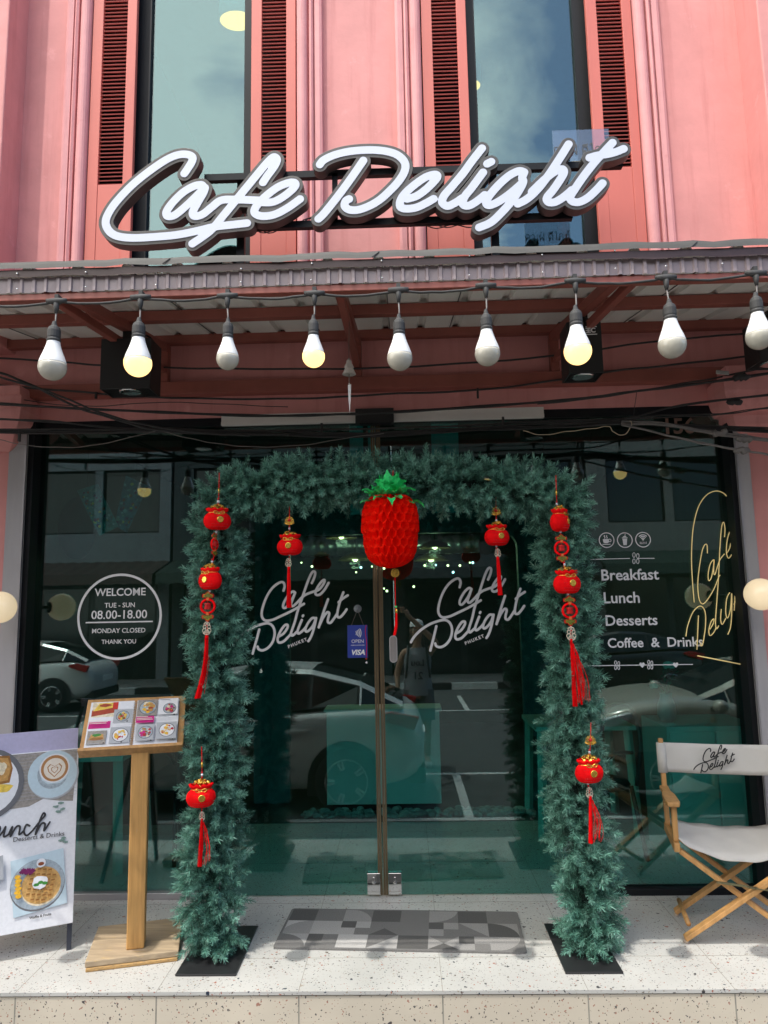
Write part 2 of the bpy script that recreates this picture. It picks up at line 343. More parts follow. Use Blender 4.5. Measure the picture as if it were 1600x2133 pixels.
# ------------------------------------------------------------------ the pink shophouse
bld = thing('shophouse', 'pink two storey shophouse with coral louvred shutters and a dark glass cafe front', 'building', (0, 0, 0))
WX = ((-1.97, -0.62), (0.19, 1.555))                # window openings upstairs
m = MB()
for x0, x1 in ((-2.42, -1.97), (-0.62, 0.19), (1.555, 2.23)): m.bx(x0, x1, 0.0, 0.25, 3.3, 7.0, PINK)
m.bx(-3.1, 2.9, 0.0, 0.25, 7.0, 8.2, PINK); m.bx(-3.1, 2.9, 0.0, 0.25, 2.90, 3.3, PINK)
m.bx(-3.1, 2.9, -0.03, 0.22, 2.755, 2.90, PINK)
for x0, x1 in WX: m.bx(x0, x1, 0.0, 0.25, 3.3, 3.62, PINK)
m.build('wall', bld)
m = MB(); m.bx(-3.1, 2.9, 0.25, 6.2, 8.05, 8.2, PINK); m.bx(-3.1, -2.9, 0.25, 6.2, 0, 8.05, PINK); m.bx(2.7, 2.9, 0.25, 6.2, 0, 8.05, PINK); m.bx(-3.1, 2.9, 6.0, 6.2, 0, 8.05, PINK); m.build('wall', bld)
for x0, x1, y0 in ((-3.1, -2.42, -0.22), (2.23, 2.9, -0.25)):
    m = MB(); m.bx(x0, x1, y0, 0.2, 3.28, 8.2, PINK); m.bx(x0-.03, x1+.03, y0-.04, 0.2, 3.2, 3.28, PINK); m.build('pilaster', bld, bevel=.008)
# mouldings beside the windows: a half round, two fillets and a flat band, run up the wall
def moulding(xa, sgn):
    pr = [(0, .0)]+[(.038-.036*math.cos(a), .034+.036*math.sin(a)) for a in [math.pi*k/8 for k in range(9)]]
    pr += [(.080, .022), (.084, .022), (.084, .050), (.098, .060), (.110, .050), (.112, .026), (.118, .026), (.120, .048), (.150, .052), (.166, .045), (.168, .0)]
    m = MB(); n = len(pr); vs = [(xa+sgn*x, -y, z) for z in (3.3, 7.0) for x, y in pr]
    m.add(vs, [(i, i+1, n+i+1, n+i) for i in range(n-1)], PINKL)
    return m.build('moulding', bld)
moulding(-1.97, -1); moulding(-0.62, 1); moulding(0.19, -1); moulding(1.555, 1)
# upper windows and shutters
for wi, (x0, x1) in enumerate(WX):
    f = MB()
    for a, b in ((x0, x0+.36), (x1-.36, x1)): f.bx(a, b, 0.055, 0.115, 3.62, 7.0, BLACKAL)
    f.bx(x0+.36, x1-.36, 0.055, 0.115, 6.94, 7.0, BLACKAL); f.bx(x0+.36, x1-.36, 0.055, 0.115, 3.62, 3.68, BLACKAL)
    fr = f.build('window', bld)
    p = MB(); p.bx(x0+.36, x1-.36, 0.083, 0.091, 3.68, 6.94, GLASSU); p.build('pane', fr)
    for a in (x0+.005, x1-.295):
        s = MB(); b = a+.29; z1 = 6.95; zl = 4.30
        s.bx(a, a+.068, -.035, .0, 3.64, z1, CORAL); s.bx(b-.062, b, -.035, .0, 3.64, z1, CORAL)
        s.bx(a+.068, b-.062, -.032, -.004, 3.64, zl, CORAL); s.bx(a+.068, b-.062, -.035, 0, z1-.08, z1, CORAL)
        sh = s.build('shutter', bld, bevel=.003)
        l = MB(); z = zl+.012
        while z < z1-.09:
            j = RNG.normal(0, .02)
            l.bx(-.08, .08, -.017, .017, -.0034, .0034, CORALW, Matrix.Translation(((a+.068+b-.062)/2, -.014, z)) @ Matrix.Rotation(RNG.normal(0, .004), 4, 'Y') @ Matrix.Rotation(.56+j, 4, 'X')); z += .0272
        o = l.build('louvre', sh)
# ground floor: grey jambs, frame, panes, doors
for a, b in ((-3.1, -2.335), (2.015, 2.9)): m = MB(); m.bx(a, b, -0.10, 0.2, 0, 2.755, PINK); m.build('pilaster', bld, bevel=.006)
for x0, x1 in ((-2.335, -2.235), (1.945, 2.015)):
    m = MB(); m.bx(x0, x1, -0.112, 0.1, 0, 2.755, GREYJ); e = x1 if x0 < 0 else x0
    m.bx(e-.005, e+.005, -0.115, -0.104, 0, 2.755, SILV); m.build('jamb', bld)
for x0, x1 in ((-2.72, -2.20), (1.89, 2.5)):        # moulded capitals over the jambs
    m = MB(); L = [(0, 2.555), (.012, 2.565), (.045, 2.60), (.06, 2.645), (.06, 2.67), (.085, 2.675), (.115, 2.72), (.13, 2.78), (.13, 2.86), (.105, 2.87), (.10, 2.93)]
    vs = []; fs = []
    for d, z in L: vs += [(x0+.13-d-.05, -.12-d, z), (x1-.13+d, -.12-d, z), (x1-.13+d, .05, z), (x0+.13-d-.05, .05, z)]
    for i in range(len(L)-1):
        for k in range(4): fs.append((4*i+k, 4*i+(k+1) % 4, 4*i+4+(k+1) % 4, 4*i+4+k))
    fs += [(3, 2, 1, 0), tuple(len(vs)-4+k for k in range(4))]
    m.add(vs, fs, PINK); m.build('capital', bld, bevel=.004)
XL, XR, XD = -1.13, 0.86, -0.152                     # door leaves meet at XD
m = MB()
for a, b in ((-2.235, -2.200), (1.915, 1.945)): m.bx(a, b, -0.085, 0.06, 0, 2.755, BLACKAL)
m.bx(-2.200, 1.915, -0.02, 0.06, 2.705, 2.755, BLACKAL)
m.build('shopfront_frame', bld)
for a, b in ((-2.200, XL), (XR, 1.915)): m = MB(); m.bx(a, b, -0.03, 0.045, 0.0, 0.036, SILV if a < 0 else BLACKAL); m.build('sill_rail', bld, bevel=.003)
m = MB(); m.bx(-1.08, XD-.10, -.045, -.02, 2.70, 2.765, CREAMAL); m.bx(XD+.10, .86, -.045, -.02, 2.70, 2.765, CREAMAL)
m.bx(-1.08, XD-.10, -.052, -.045, 2.70, 2.72, CREAMAL); m.bx(XD+.10, .86, -.052, -.045, 2.70, 2.72, CREAMAL); m.build('door_track', bld)
m = MB(); m.bx(XD-.115, XD+.115, -.075, -.02, 2.685, 2.775, BLACKM); m.bx(XD-.09, XD+.10, -.077, -.02, 2.68, 2.685, BLACKAL); m.build('door_operator', bld, bevel=.004)
panes = {}
for nm, a, b in (('left', -2.200, XL), ('right', XR, 1.915)):
    w = MB(); w.bx(a, b, 0.004, 0.014, 0.036, 2.705, GLASSD); panes[nm] = w.build('shop_window', bld)
for nm, a, b in (('dl', XL+.004, XD-.028), ('dr', XD+.028, XR-.004)):
    w = MB(); w.bx(a, b, 0.0, 0.01, 0.008, 2.698, GLASSD); panes[nm] = w.build('glass_door', bld)
    s = MB(); e = b if nm == 'dl' else a; q = 1 if nm == 'dl' else -1
    s.bx(min(e, e+q*.011), max(e, e+q*.011), -.006, .016, .008, 2.698, GOLDB); s.bx(min(e+q*.013, e+q*.024), max(e+q*.013, e+q*.024), -.004, .014, .008, 2.698, GOLDB); s.build('edge_strip', panes[nm])
    s = MB(); c = at(779 if nm == 'dl' else 823, 1836, 0).x
    s.bx(c-.036, c+.036, -.016, -.0005, .012, .125, CHROME); s.bx(c-.036, c+.036, .0105, .026, .012, .125, CHROME)
    s.lathe([(.009, 0), (.009, .003)], (c, -.016, .075), CHROME, 14, M=Matrix.Rotation(math.pi/2, 3, 'X')); s.bx(c-.005, c+.005, -.019, -.016, .075, .105, CHROME)
    s.build('patch_fitting', panes[nm], bevel=.002)
c = at(819.5, 1352, -.01)
s = MB(); s.lathe([(.0001, 0), (.022, 0), (.022, .006), (.0001, .006)], (0, 0, 0), WHITEV, 8)
def stadium(w, h, n=10): return [(w*math.cos(a), (h if math.sin(a) >= 0 else -h)+w*math.sin(a)) for a in [2*math.pi*(k+.5)/(2*n) for k in range(2*n)]]
s = MB(); s.prism(stadium(.0225, .055), lambda x, z: (c.x+x, -.001, c.z+z), (0, -.004, 0), WHITEV); s.prism(stadium(.0195, .055), lambda x, z: (c.x+x, -.005, c.z+z), (0, -.002, 0), mat('brushed_plate', (.5, .47, .45), .3, .8, var=.2, stretch=(8, 1, .3)))
s.build('push_plate', panes['dr'])
# upstairs room and the shop interior shell
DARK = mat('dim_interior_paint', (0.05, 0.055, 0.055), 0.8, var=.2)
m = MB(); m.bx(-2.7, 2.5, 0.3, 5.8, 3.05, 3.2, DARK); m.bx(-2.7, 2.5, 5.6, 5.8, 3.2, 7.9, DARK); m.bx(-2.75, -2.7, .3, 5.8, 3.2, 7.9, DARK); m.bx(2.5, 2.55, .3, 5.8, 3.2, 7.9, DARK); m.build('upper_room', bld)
TEALW = mat('teal_wall_paint', (0.035, 0.13, 0.14), 0.6, var=.1)
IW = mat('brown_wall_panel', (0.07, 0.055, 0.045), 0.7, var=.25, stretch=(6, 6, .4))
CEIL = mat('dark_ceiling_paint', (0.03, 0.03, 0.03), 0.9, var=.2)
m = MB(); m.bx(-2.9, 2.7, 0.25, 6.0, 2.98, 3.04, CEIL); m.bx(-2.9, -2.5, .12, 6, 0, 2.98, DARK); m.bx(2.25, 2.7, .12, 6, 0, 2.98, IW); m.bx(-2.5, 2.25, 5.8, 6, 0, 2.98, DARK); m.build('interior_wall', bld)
# partition with a round-cornered opening
def rrect(x0, x1, z0, z1, r, n=6):
    out = [(x0, z0)]
    for k in range(n+1): a = math.pi-math.pi/2*k/n; out.append((x0+r+r*math.cos(a), z1-r+r*math.sin(a)))
    for k in range(n+1): a = math.pi/2-math.pi/2*k/n; out.append((x1-r+r*math.cos(a), z1-r+r*math.sin(a)))
    return out+[(x1, z0)]
op = rrect(-.98, .98, 0, 2.22, .14)
poly = [(-1.28, 0), (-1.28, 2.5), (1.28, 2.5), (1.28, 0)]+op[::-1]
m = MB(); m.prism(poly, lambda x, z: (x, 1.9, z), (0, .08, 0), TEALW); m.build('partition', bld)
# ------------------------------------------------------------------ awning
YF = -1.44
aw = thing('awning', 'sloping metal sheet awning on brown steel brackets with a ribbed mauve front edge', 'awning', (0, 0, 2.9))
zl = lambda py: at(0, py, YF).z
Z0, Z1, Z2, Z3, Z4 = 2.886, 2.916, 2.976, 3.008, 3.034
AX0, AX1 = -3.2, 3.2
def sheet_z(y): return 3.275+(3.015-3.275)*((-y)/1.44)
m = MB(); xs = []; x = AX0
while x < AX1:                                       # ribbed roof sheet
    for dx, dz in ((0, 0), (.16, 0), (.172, .022), (.198, .022), (.21, 0)): xs.append((x+dx, dz))
    x += .21
vs = [(x, y, sheet_z(y)+dz) for y in (-1.43, -.02) for x, dz in xs]; n = len(xs)
m.add(vs, [(i, i+1, n+i+1, n+i) for i in range(n-1)], SHEET)
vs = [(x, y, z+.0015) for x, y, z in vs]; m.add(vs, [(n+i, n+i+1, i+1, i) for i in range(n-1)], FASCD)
for x in (-2.2, -1.12, -.05, .31, 1.35, 2.3): m.bar((x, -1.42, sheet_z(-1.42)-.002), (x, -.04, sheet_z(-.04)-.002), .004, .003, BLACKM)
m.bx(AX0, AX1, -.06, -.002, 3.285, 3.30, FASCD)  # unseen strip added to stop sun leaking between sheet and wall
m.build('roof_sheet', aw)
m = MB(); pts = []; x = AX0                          # ribbed fascia
while x < AX1:
    w = .052+RNG.uniform(-.006, .006)
    pts += [(x, 0), (x+w*.62, 0), (x+w*.70, .007), (x+w*.92, .007)]; x += w
n = len(pts); vs = [(a, YF-b+RNG.normal(0, .0008), z) for z in (Z1, Z2+.005) for a, b in pts]
m.add(vs, [(i, i+1, n+i+1, n+i) for i in range(n-1)], FASC); m.build('fascia', aw)
m = MB(); pts = [AX0+.08*i for i in range(81)]; n = len(pts)
wob = [RNG.normal(0, .0022) for _ in pts]; wb2 = [RNG.normal(0, .0025) for _ in pts]
vs = [(a, YF-.020, Z2+wob[i]*1.2) for i, a in enumerate(pts)]+[(a, YF-.020, Z3) for a in pts]+[(a, YF-.004, Z3+.004) for a in pts]
m.add(vs, [(r*n+i, r*n+i+1, (r+1)*n+i+1, (r+1)*n+i) for r in (0, 1) for i in range(n-1)], FASCD); m.build('flashing', aw)
m = MB(); vs = []
for r in range(3): vs += [(a, YF-.030+.002*r, Z3+.001+[0, .018, .03][r]+wb2[i]+(.002*math.sin(i*2.1) if r else 0)) for i, a in enumerate(pts)]
vs += [(a, YF+.02, Z4+.006) for a in pts]
m.add(vs, [(r*n+i, r*n+i+1, (r+1)*n+i+1, (r+1)*n+i) for r in range(3) for i in range(n-1)], TRIM)
for x in (-.96, -.10, 1.185): m.bar((x, YF-.034, Z3), (x+.03, YF-.028, Z4), .003, .003, BLACKM)
m.build('edge_trim', aw)
for px, py in ((37, 571), (180, 568), (325, 567), (337, 567), (503, 561), (650, 550), (978, 534), (1129, 532), (1280, 523), (1387, 515), (1501, 512), (34, 607), (177, 604), (324, 597), (501, 591), (648, 587), (796, 583), (978, 573), (1131, 566), (1283, 558), (1388, 553), (1506, 548), (795, 544)):
    p = at(px, py, YF-.02); m = MB(); m.ball((p.x, YF-(.024 if p.z > Z2+.004 else .014), p.z if p.z > Z2+.004 else max(p.z, Z1+.012)), .0042, CHROME, 8, 6); m.build('roofing_screw', aw)
m = MB(); m.bx(AX0, AX1, -1.435, -1.395, Z0, Z1, STEEL); m.build('front_tube', aw, bevel=.003)
m = MB(); zp = sheet_z(-.70); m.bx(AX0, AX1, -.725, -.675, zp-.062, zp-.008, STEEL); m.build('purlin', aw, bevel=.003)
m = MB(); m.bx(AX0, AX1, -.10, -.05, 3.205, 3.262, STEEL); m.build('purlin', aw, bevel=.003)
m = MB(); m.bx(-3.1, 2.9, -.112, -.032, 2.885, 2.962, STEEL); m.build('wall_beam', aw, bevel=.003)
for x in (-1.42, -.25, .93, 2.35, -2.6):
    b = MB(); b.bx(x-.026, x+.026, -.105, -.05, 2.965, 3.20, STEEL); b.build('post', aw, bevel=.003)
    b = MB(); b.bar((x, -1.39, 2.945), (x, -.10, sheet_z(-.1)-.078), .045, .05, STEEL); b.build('rafter', aw, bevel=.003)
    if abs(x) < 2: b = MB(); b.bar((x-.075 if x < -1 else x+(.075 if x > 0 else 0), -1.37, 2.945), (x, -.115, 3.035), .035, .04, STEEL); b.build('brace', aw, bevel=.003)

# ------------------------------------------------------------------ festoon of bulbs
BSOCK = mat('grey_rubber_socket', (0.040, 0.039, 0.038), 0.7, var=.2, scale=30)
BCONE = mat('white_bulb_plastic', (0.74, 0.74, 0.72), 0.45, var=.04)
BOFF = mat('dusty_frosted_globe', (0.45, 0.43, 0.365), 0.07, var=.12, scale=18, dirt=((0.46, 0.40, 0.29), 10, .58, .14))
BON = mat('glowing_globe', (0.5, 0.36, 0.14), 0.3, var=0, emit=((1.0, 0.62, 0.23), .90))
YB = -1.47
conn = [(118, 628), (293, 620), (474, 617), (655, 612), (830, 605), (1012, 596), (1198, 586), (1387, 579), (1574, 570)]
conn = [(-230, 638), (-55, 633)]+conn+[(1752, 562), (1935, 553)]
bulbs = [(-250, 775, 28, 1), (-70, 770, 27, 0), (109, 765, 28.5, 0), (290, 759, 28.5, 1), (474, 748, 23.5, 0), (656, 743, 23.5, 1), (832, 746, 26.5, 0), (1015, 738, 26.5, 0), (1204, 731, 28.5, 1), (1398, 719, 28.5, 0), (1582, 704, 27, 0), (1765, 695, 27, 1), (1955, 684, 27, 0)]
cp = []
for (x, y) in [(-420, 640)]+conn+[(2120, 545)]: cp.append(at(x, y, YB))
path = []
for a, b in zip(cp[:-1], cp[1:]):
    for k in range(8): t = k/8; path.append(a.lerp(b, t)+Vector((0, .01*math.sin(math.pi*t), -.012*math.sin(math.pi*t)+RNG.normal(0, .0012))))
path.append(cp[-1])
fc = thing('festoon_cable', 'dark cable strung under the awning front edge carrying the hanging light bulbs', 'cable', cp[5])
m = MB(); m.tube(path, .0055, BSOCK, 8); m.build('cable', fc)
for p in cp[1:-1]:
    m = MB(); m.tube([p+Vector((-.042, 0, .004)), p+Vector((-.02, 0, .002)), p, p+Vector((.02, 0, .002)), p+Vector((.042, 0, .004))], [.008, .012, .015, .012, .008], BSOCK, 10)
    m.tube([p+Vector((0, 0, .004)), p+Vector((0, 0, -.03)), p+Vector((0, 0, -.05))], [.014, .010, .006], BSOCK, 10); m.bx(p.x-.008, p.x+.008, p.y-.004, p.y+.03, p.z+.005, p.z+.03, BSOCK); m.build('cable_joint', fc)
blab = ['glowing bulb beyond the left frame edge, mirrored in the left pane', 'dull bulb just beyond the left frame edge, mirrored in the left pane', 'dusty unlit bulb hanging furthest left on the festoon', 'glowing warm bulb hanging in front of the left black wall lamp', 'small unlit frosted bulb hanging below the awning over the left shutter', 'glowing bulb hanging just left of the little bell ornament', 'unlit bulb with a brown tide line and water drops inside', 'unlit clean bulb hanging midway between the tide-marked bulb and the right wall lamp', 'glowing warm bulb hanging in front of the right black wall lamp', 'large unlit bulb hanging right of the right wall lamp', 'unlit bulb cut by the right edge of the photo', 'glowing bulb just beyond the right frame edge, mirrored in the right pane', 'dull bulb further beyond the right frame edge, mirrored in the right pane']
for i, ((cx, cy), (bx_, by_, r, on)) in enumerate(zip(conn, bulbs)):
    top = at(cx, cy, YB); g = at(bx_, by_, YB-.005); k = (g-CAM).dot(ROT @ Vector((0, 0, -1)))/FPX; R = r*k
    g = g+Vector((RNG.normal(0, .003), 0, RNG.normal(0, .002))); t = thing('light_bulb', blab[i], 'light bulb', (g.x, g.y, g.z), 'festoon bulbs under the awning')
    prof_g = [(R*math.cos(a), R*math.sin(a)) for a in [-math.pi/2+.02+(math.pi/2+.22)*k/12 for k in range(13)]]
    rr, zz_ = prof_g[-1]
    cone = [(rr, zz_), (R*.86, R*.62), (R*.66, R*1.15), (R*.50, R*1.65), (R*.44, R*1.95)]
    cone = [(p.x, p.y) for p in crom([(a, b, 0) for a, b in cone], 4)]
    q = MB(); q.lathe(prof_g, g, BON if on else BOFF, 28); q.build('globe', t)
    q = MB(); q.lathe(cone, g, BCONE, 28); q.build('collar', t)
    zt = R*1.95; so_ = [(R*.47, zt-.002), (R*.50, zt+.006), (R*.44, zt+.012), (R*.47, zt+.018), (R*.47, zt+.045), (R*.40, zt+.058), (R*.22, zt+.066), (R*.12, zt+.085)]
    q = MB(); q.lathe(so_, g, BSOCK, 16, smooth=False); q.build('socket', t)
    q = MB(); q.tube([g+Vector((0, 0, zt+.08)), g.lerp(top, .6)+Vector((.002, 0, .02)), top+Vector((0, 0, -.045))], .0034, CABLEG, 6); q.build('lead', t)

# ------------------------------------------------------------------ black wall lamps
def wall_lamp(px0, px1, py0, py1, label, badge):
    Y = -.75; a = at(px0, py0, Y); b = at(px1, py1, Y); w = b.x-a.x; z1, z0 = a.z, b.z; d = .16
    t = thing('wall_lamp', label, 'wall lamp', ((a.x+b.x)/2, Y+d/2, z0), 'black box lamps under the awning')
    q = MB(); th = .008
    q.bx(a.x, b.x, Y, Y+th, z0, z1, BLACKM); q.bx(a.x, b.x, Y+d-th, Y+d, z0, z1, BLACKM); q.bx(a.x, a.x+th, Y+th, Y+d-th, z0, z1, BLACKM); q.bx(b.x-th, b.x, Y+th, Y+d-th, z0, z1, BLACKM); q.bx(a.x+th, b.x-th, Y+th, Y+d-th, z1-th, z1, BLACKM); q.build('housing', t, bevel=.002)
    q = MB(); q.bx(a.x+th, b.x-th, Y+th, Y+d-th, z0+.05, z0+.055, BLACKM)
    for k in range(9): q.bx(a.x+th, b.x-th, Y+th+.004+k*.0155, Y+th+.007+k*.0155, z0+.004, z0+.05, BLACKM)
    q.build('baffle', t)
    q = MB(); c = Vector(((a.x+b.x)/2, Y+d/2, z0+.002)); q.lathe([(.045, 0), (.058, 0), (.058, .05), (.045, .05)], c, CHROME, 24); q.lathe([(.001, .03), (.045, .03), (.045, .032)], c, mat('lamp_lens', (.6, .6, .58), .2, var=.1), 24); q.build('reflector_ring', t)
    q = MB(); q.tube(crom([(c.x, Y+.1, z1), (c.x+.02, Y+.1, z1+.05), (c.x+.07, Y+.12, z1+.055), (c.x+.10, Y+.16, z1+.02)]), .005, CABLE, 6); q.build('flex', t)
    if badge:
        q = MB(); g = text('EC', .034, bold=.0012, ext=.0005); M = wallM(b.x-.05, Y-.002, z1-.048); q.geo(g, M, WHITEP)
        for dz in (-.02, .02): q.bx(b.x-.078, b.x-.022, Y-.0025, Y-.0005, z1-.048+dz-.002, z1-.048+dz+.002, WHITEP)
        for k in range(3): q.bx(b.x-.078, b.x-.064, Y-.0025, Y-.0005, z1-.048-.012+k*.011, z1-.048-.008+k*.011, WHITEP)
        q.build('badge', t)
    q = MB(); q.bx(c.x-.03, c.x+.03, Y+.03, Y+d-.02, z1, z1+.05, BLACKM); q.build('bracket', t)
    return t
wall_lamp(211, 312, 706, 808, 'plain black box wall lamp behind the left glowing bulb', False)
wall_lamp(1180, 1258, 671, 776, 'black box wall lamp with a small white badge on its front', True)
wall_lamp(1577, 1668, 662, 748, 'black box wall lamp cut off by the right edge of the photo', False)

# ------------------------------------------------------------------ bell ornament hanging from the middle bracket
p = at(727, 755, -.95)
t = thing('bell_ornament', 'pale bell shaped hanging ornament with a long white paper tail', 'wind chime', p)
CLR = mat('cloudy_shell', (0.45, 0.40, 0.36), 0.35, var=.25, scale=40)
q = MB(); q.lathe([(.002, .022), (.014, .004), (.011, .0), (.024, -.024), (.019, -.028), (.033, -.058), (.030, -.060), (.010, -.058)], p, CLR, 16); q.build('bell', t)
q = MB(); q.tube([p+Vector((.004, 0, .26)), p+Vector((0, 0, .02))], .0012, CABLEG, 5); q.tube([p+Vector((0, 0, -.05)), p+Vector((0, 0, -.105))], .0018, CABLEG, 5); q.ball(p+Vector((0, 0, -.104)), .004, CLR, 8, 6)
q.build('cord', t)
q = MB(); z = -.105; q.prism([(-.006, -.015), (.009, -.012), (.006, -.08), (.001, -.155), (-.005, -.08)], lambda x, zz: (p.x+x, p.y, p.z+z+zz+.01), (0, .0015, 0), WHITEP); q.build('paper_tail', t)

# ------------------------------------------------------------------ overhead cables
def cable(label, pts, Y, r, mt=CABLE, strands=1, knots=(), Y2=None, spread=.012, ties=()):
    n = len(pts); ys = [Y if Y2 is None else Y+(Y2-Y)*i/(n-1) for i in range(n)]
    P = crom([at(x, y, yy) for (x, y), yy in zip(pts, ys)], 6)
    c = P[len(P)//2]; t = MB()
    for s in range(strands):
        ph = RNG.uniform(0, 6); off = Vector((0, RNG.uniform(-1, 1)*spread, RNG.uniform(-1, 1)*spread)) if strands > 1 else Vector((0, 0, 0))
        t.tube([p+off*(.6+.4*math.sin(ph+i*.35))+Vector((0, 0, .0016*math.sin(ph+i*1.3))) for i, p in enumerate(P)], r*RNG.uniform(.8, 1.15), mt, 6)
    for kx, ky, kl in knots:
        k = at(kx, ky, ys[-1]); L = kl*.0019
        pts_ = [k+Vector((L*(j/8-.5), 0, RNG.normal(0, .003))) for j in range(9)]
        t.tube(pts_, [r+.002]+[r+.010+RNG.uniform(-.004, .006) for _ in range(7)]+[r+.002], mt, 8)
    for kx, ky, kl in ties:
        k = at(kx, ky, Y-.012); t.bx(k.x-.006, k.x+.006, k.y-.004, k.y+.008, k.z-kl, k.z+.01, CABLE)
    return tag(t.build('overhead_cable'), label, 'cable', 'cables strung across the shopfront')
cable('straight black cable running behind both black wall lamps', [(-60, 743), (100, 752), (215, 761), (345, 766), (500, 768), (720, 768), (900, 761), (1145, 742), (1350, 713), (1560, 694), (1680, 682)], -.145, .0065)
cable('black cable crossing the brown wall beam with a short hanging strap', [(-60, 798), (150, 815), (300, 826), (480, 831), (660, 829), (800, 821), (1000, 812), (1180, 789), (1260, 775), (1400, 760), (1560, 742), (1680, 728)], -.15, .0065, ties=((995, 812, .05), (200, 820, .03)))
cable('thick doubled black cable along the bottom of the pink header', [(-60, 836), (150, 850), (330, 858), (540, 865), (700, 863), (800, 859), (1000, 846), (1200, 831), (1330, 814), (1500, 792), (1680, 765)], -.30, .0065, strands=2, spread=.007, knots=((1545, 785, 50),))
cable('black cable dipping across the cream door track', [(-60, 872), (100, 879), (250, 893), (400, 898), (600, 898), (800, 893), (1000, 886), (1100, 880), (1300, 872), (1420, 845), (1680, 815)], -.36, .0055, strands=2, spread=.006, knots=((1530, 837, 44),), ties=((670, 885, .055), (1048, 872, .045)))
cable('heavy bundle of black cables across the top of the doors', [(-60, 900), (150, 899), (300, 897), (500, 902), (700, 907), (850, 903), (1000, 895), (1180, 886), (1300, 880), (1430, 890), (1680, 900)], -.40, .0055, strands=5, spread=.016, ties=((40, 905, .04),))
cable('black cable slanting down from the upper left corner', [(-60, 765), (0, 776), (75, 806), (160, 848), (240, 872), (320, 894), (430, 903), (600, 906)], -.44, .0065, strands=2, spread=.006)
cable('second slanting black cable below its twin at the upper left', [(-60, 772), (0, 786), (100, 815), (200, 856), (290, 882), (400, 900), (520, 908)], -.47, .0055)
cable('thin grey wire sagging over the left grey jamb', [(-60, 902), (0, 916), (60, 928), (150, 932), (230, 921), (330, 896)], -.42, .0028, CABLEG)
cable('thin grey wire sagging over the left end of the green garland', [(330, 896), (390, 912), (460, 925), (540, 931), (640, 926), (730, 911), (800, 903)], -.42, .0028, CABLEG)
cable('knotted black cables fanning out at the upper right', [(1295, 882), (1380, 884), (1450, 895), (1520, 907), (1600, 918), (1680, 926)], -.44, .0060, CABLEG, strands=3, spread=.010, knots=((1500, 903, 40), (1550, 915, 44)))
cable('lowest black cable running off the right edge under the knots', [(1295, 884), (1400, 908), (1480, 925), (1550, 938), (1600, 946), (1680, 958)], -.46, .0060, CABLEG, strands=2, spread=.008, knots=((1545, 939, 44),))
cable('pale twisted tie wire tangled on the cable bundle', [(1090, 897), (1130, 906), (1180, 899), (1240, 892), (1268, 888), (1278, 900), (1300, 906), (1316, 885), (1312, 876)], -.46, .0022, mat('pale_tie_wire', (.45, .36, .25), .6))
cable('thin dark stick of wire standing up from the cable knot', [(1327, 815), (1322, 848), (1318, 884)], -.46, .0020)
cable('thin black line sagging across the wall beam under the left lamp', [(-60, 812), (80, 838), (200, 846), (330, 838), (470, 842), (600, 848)], -.22, .0030)
cable('thin black line running up to the right corner beside the tape tag', [(1120, 842), (1250, 828), (1380, 806), (1500, 786), (1680, 748)], -.24, .0032, strands=2, spread=.007)
cable('thin black line curving below the right capital', [(1300, 874), (1400, 866), (1500, 862), (1600, 850), (1680, 842)], -.45, .0030, strands=2, spread=.012)
k = at(1505, 776, -.40); m = MB(); m.bx(-.035, .035, -.004, .004, -.011, .011, mat('duct_tape', (.35, .33, .31), .4, .3, var=.3, scale=60), Matrix.Translation(k) @ Matrix.Rotation(.12, 4, 'Y')); tag(m.build('cable_marker', None, bevel=.003), 'silver tag wrapped on the cable at the upper right', 'cable tag')
# ------------------------------------------------------------------ the big cafe sign
SGC = mat('charcoal_sign_metal', (0.070, 0.066, 0.062), 0.5, 0.3, var=.22, scale=14, dirt=((.10, .09, .08), 20, .6, .2))
SGS = SGC
SGF = mat('opal_sign_face', (0.50, 0.53, 0.61), 0.35, var=.02, emit=((.86, .9, 1.0), .05))
YS = -.50
def z6(l): return [(200+x*.35, 280+y*.35) for x, y in l]
def z7(l): return [(640+x*.225, 280+y*.225) for x, y in l]
def z8(l): return [(960+x*.23125, 260+y*.23125) for x, y in l]
cafe = [z6([(527, 235), (548, 205), (572, 165), (575, 138), (545, 122), (490, 124), (420, 153), (330, 213), (230, 292), (150, 372), (92, 445), (60, 515), (75, 570), (125, 606), (220, 618), (350, 612), (480, 600), (600, 577), (700, 553), (800, 541), (900, 530)]),
        z6([(640, 312), (625, 302), (580, 312), (520, 347), (460, 405), (422, 460), (428, 488), (470, 482), (535, 430), (600, 368), (640, 325)]),
        z6([(650, 320), (640, 350), (608, 405), (578, 462), (588, 488), (635, 478), (690, 435), (745, 395), (830, 390), (970, 395)]),
        z6([(995, 288), (1020, 250), (1060, 195), (1078, 155), (1060, 137), (1025, 165), (965, 235), (895, 320), (825, 405), (755, 490), (690, 568), (630, 615), (575, 652)]),
        z6([(960, 405), (1050, 405), (1120, 370), (1180, 318), (1185, 292), (1150, 290), (1080, 318), (1005, 375), (955, 430), (945, 468), (985, 488), (1060, 480), (1140, 440), (1215, 387)])]
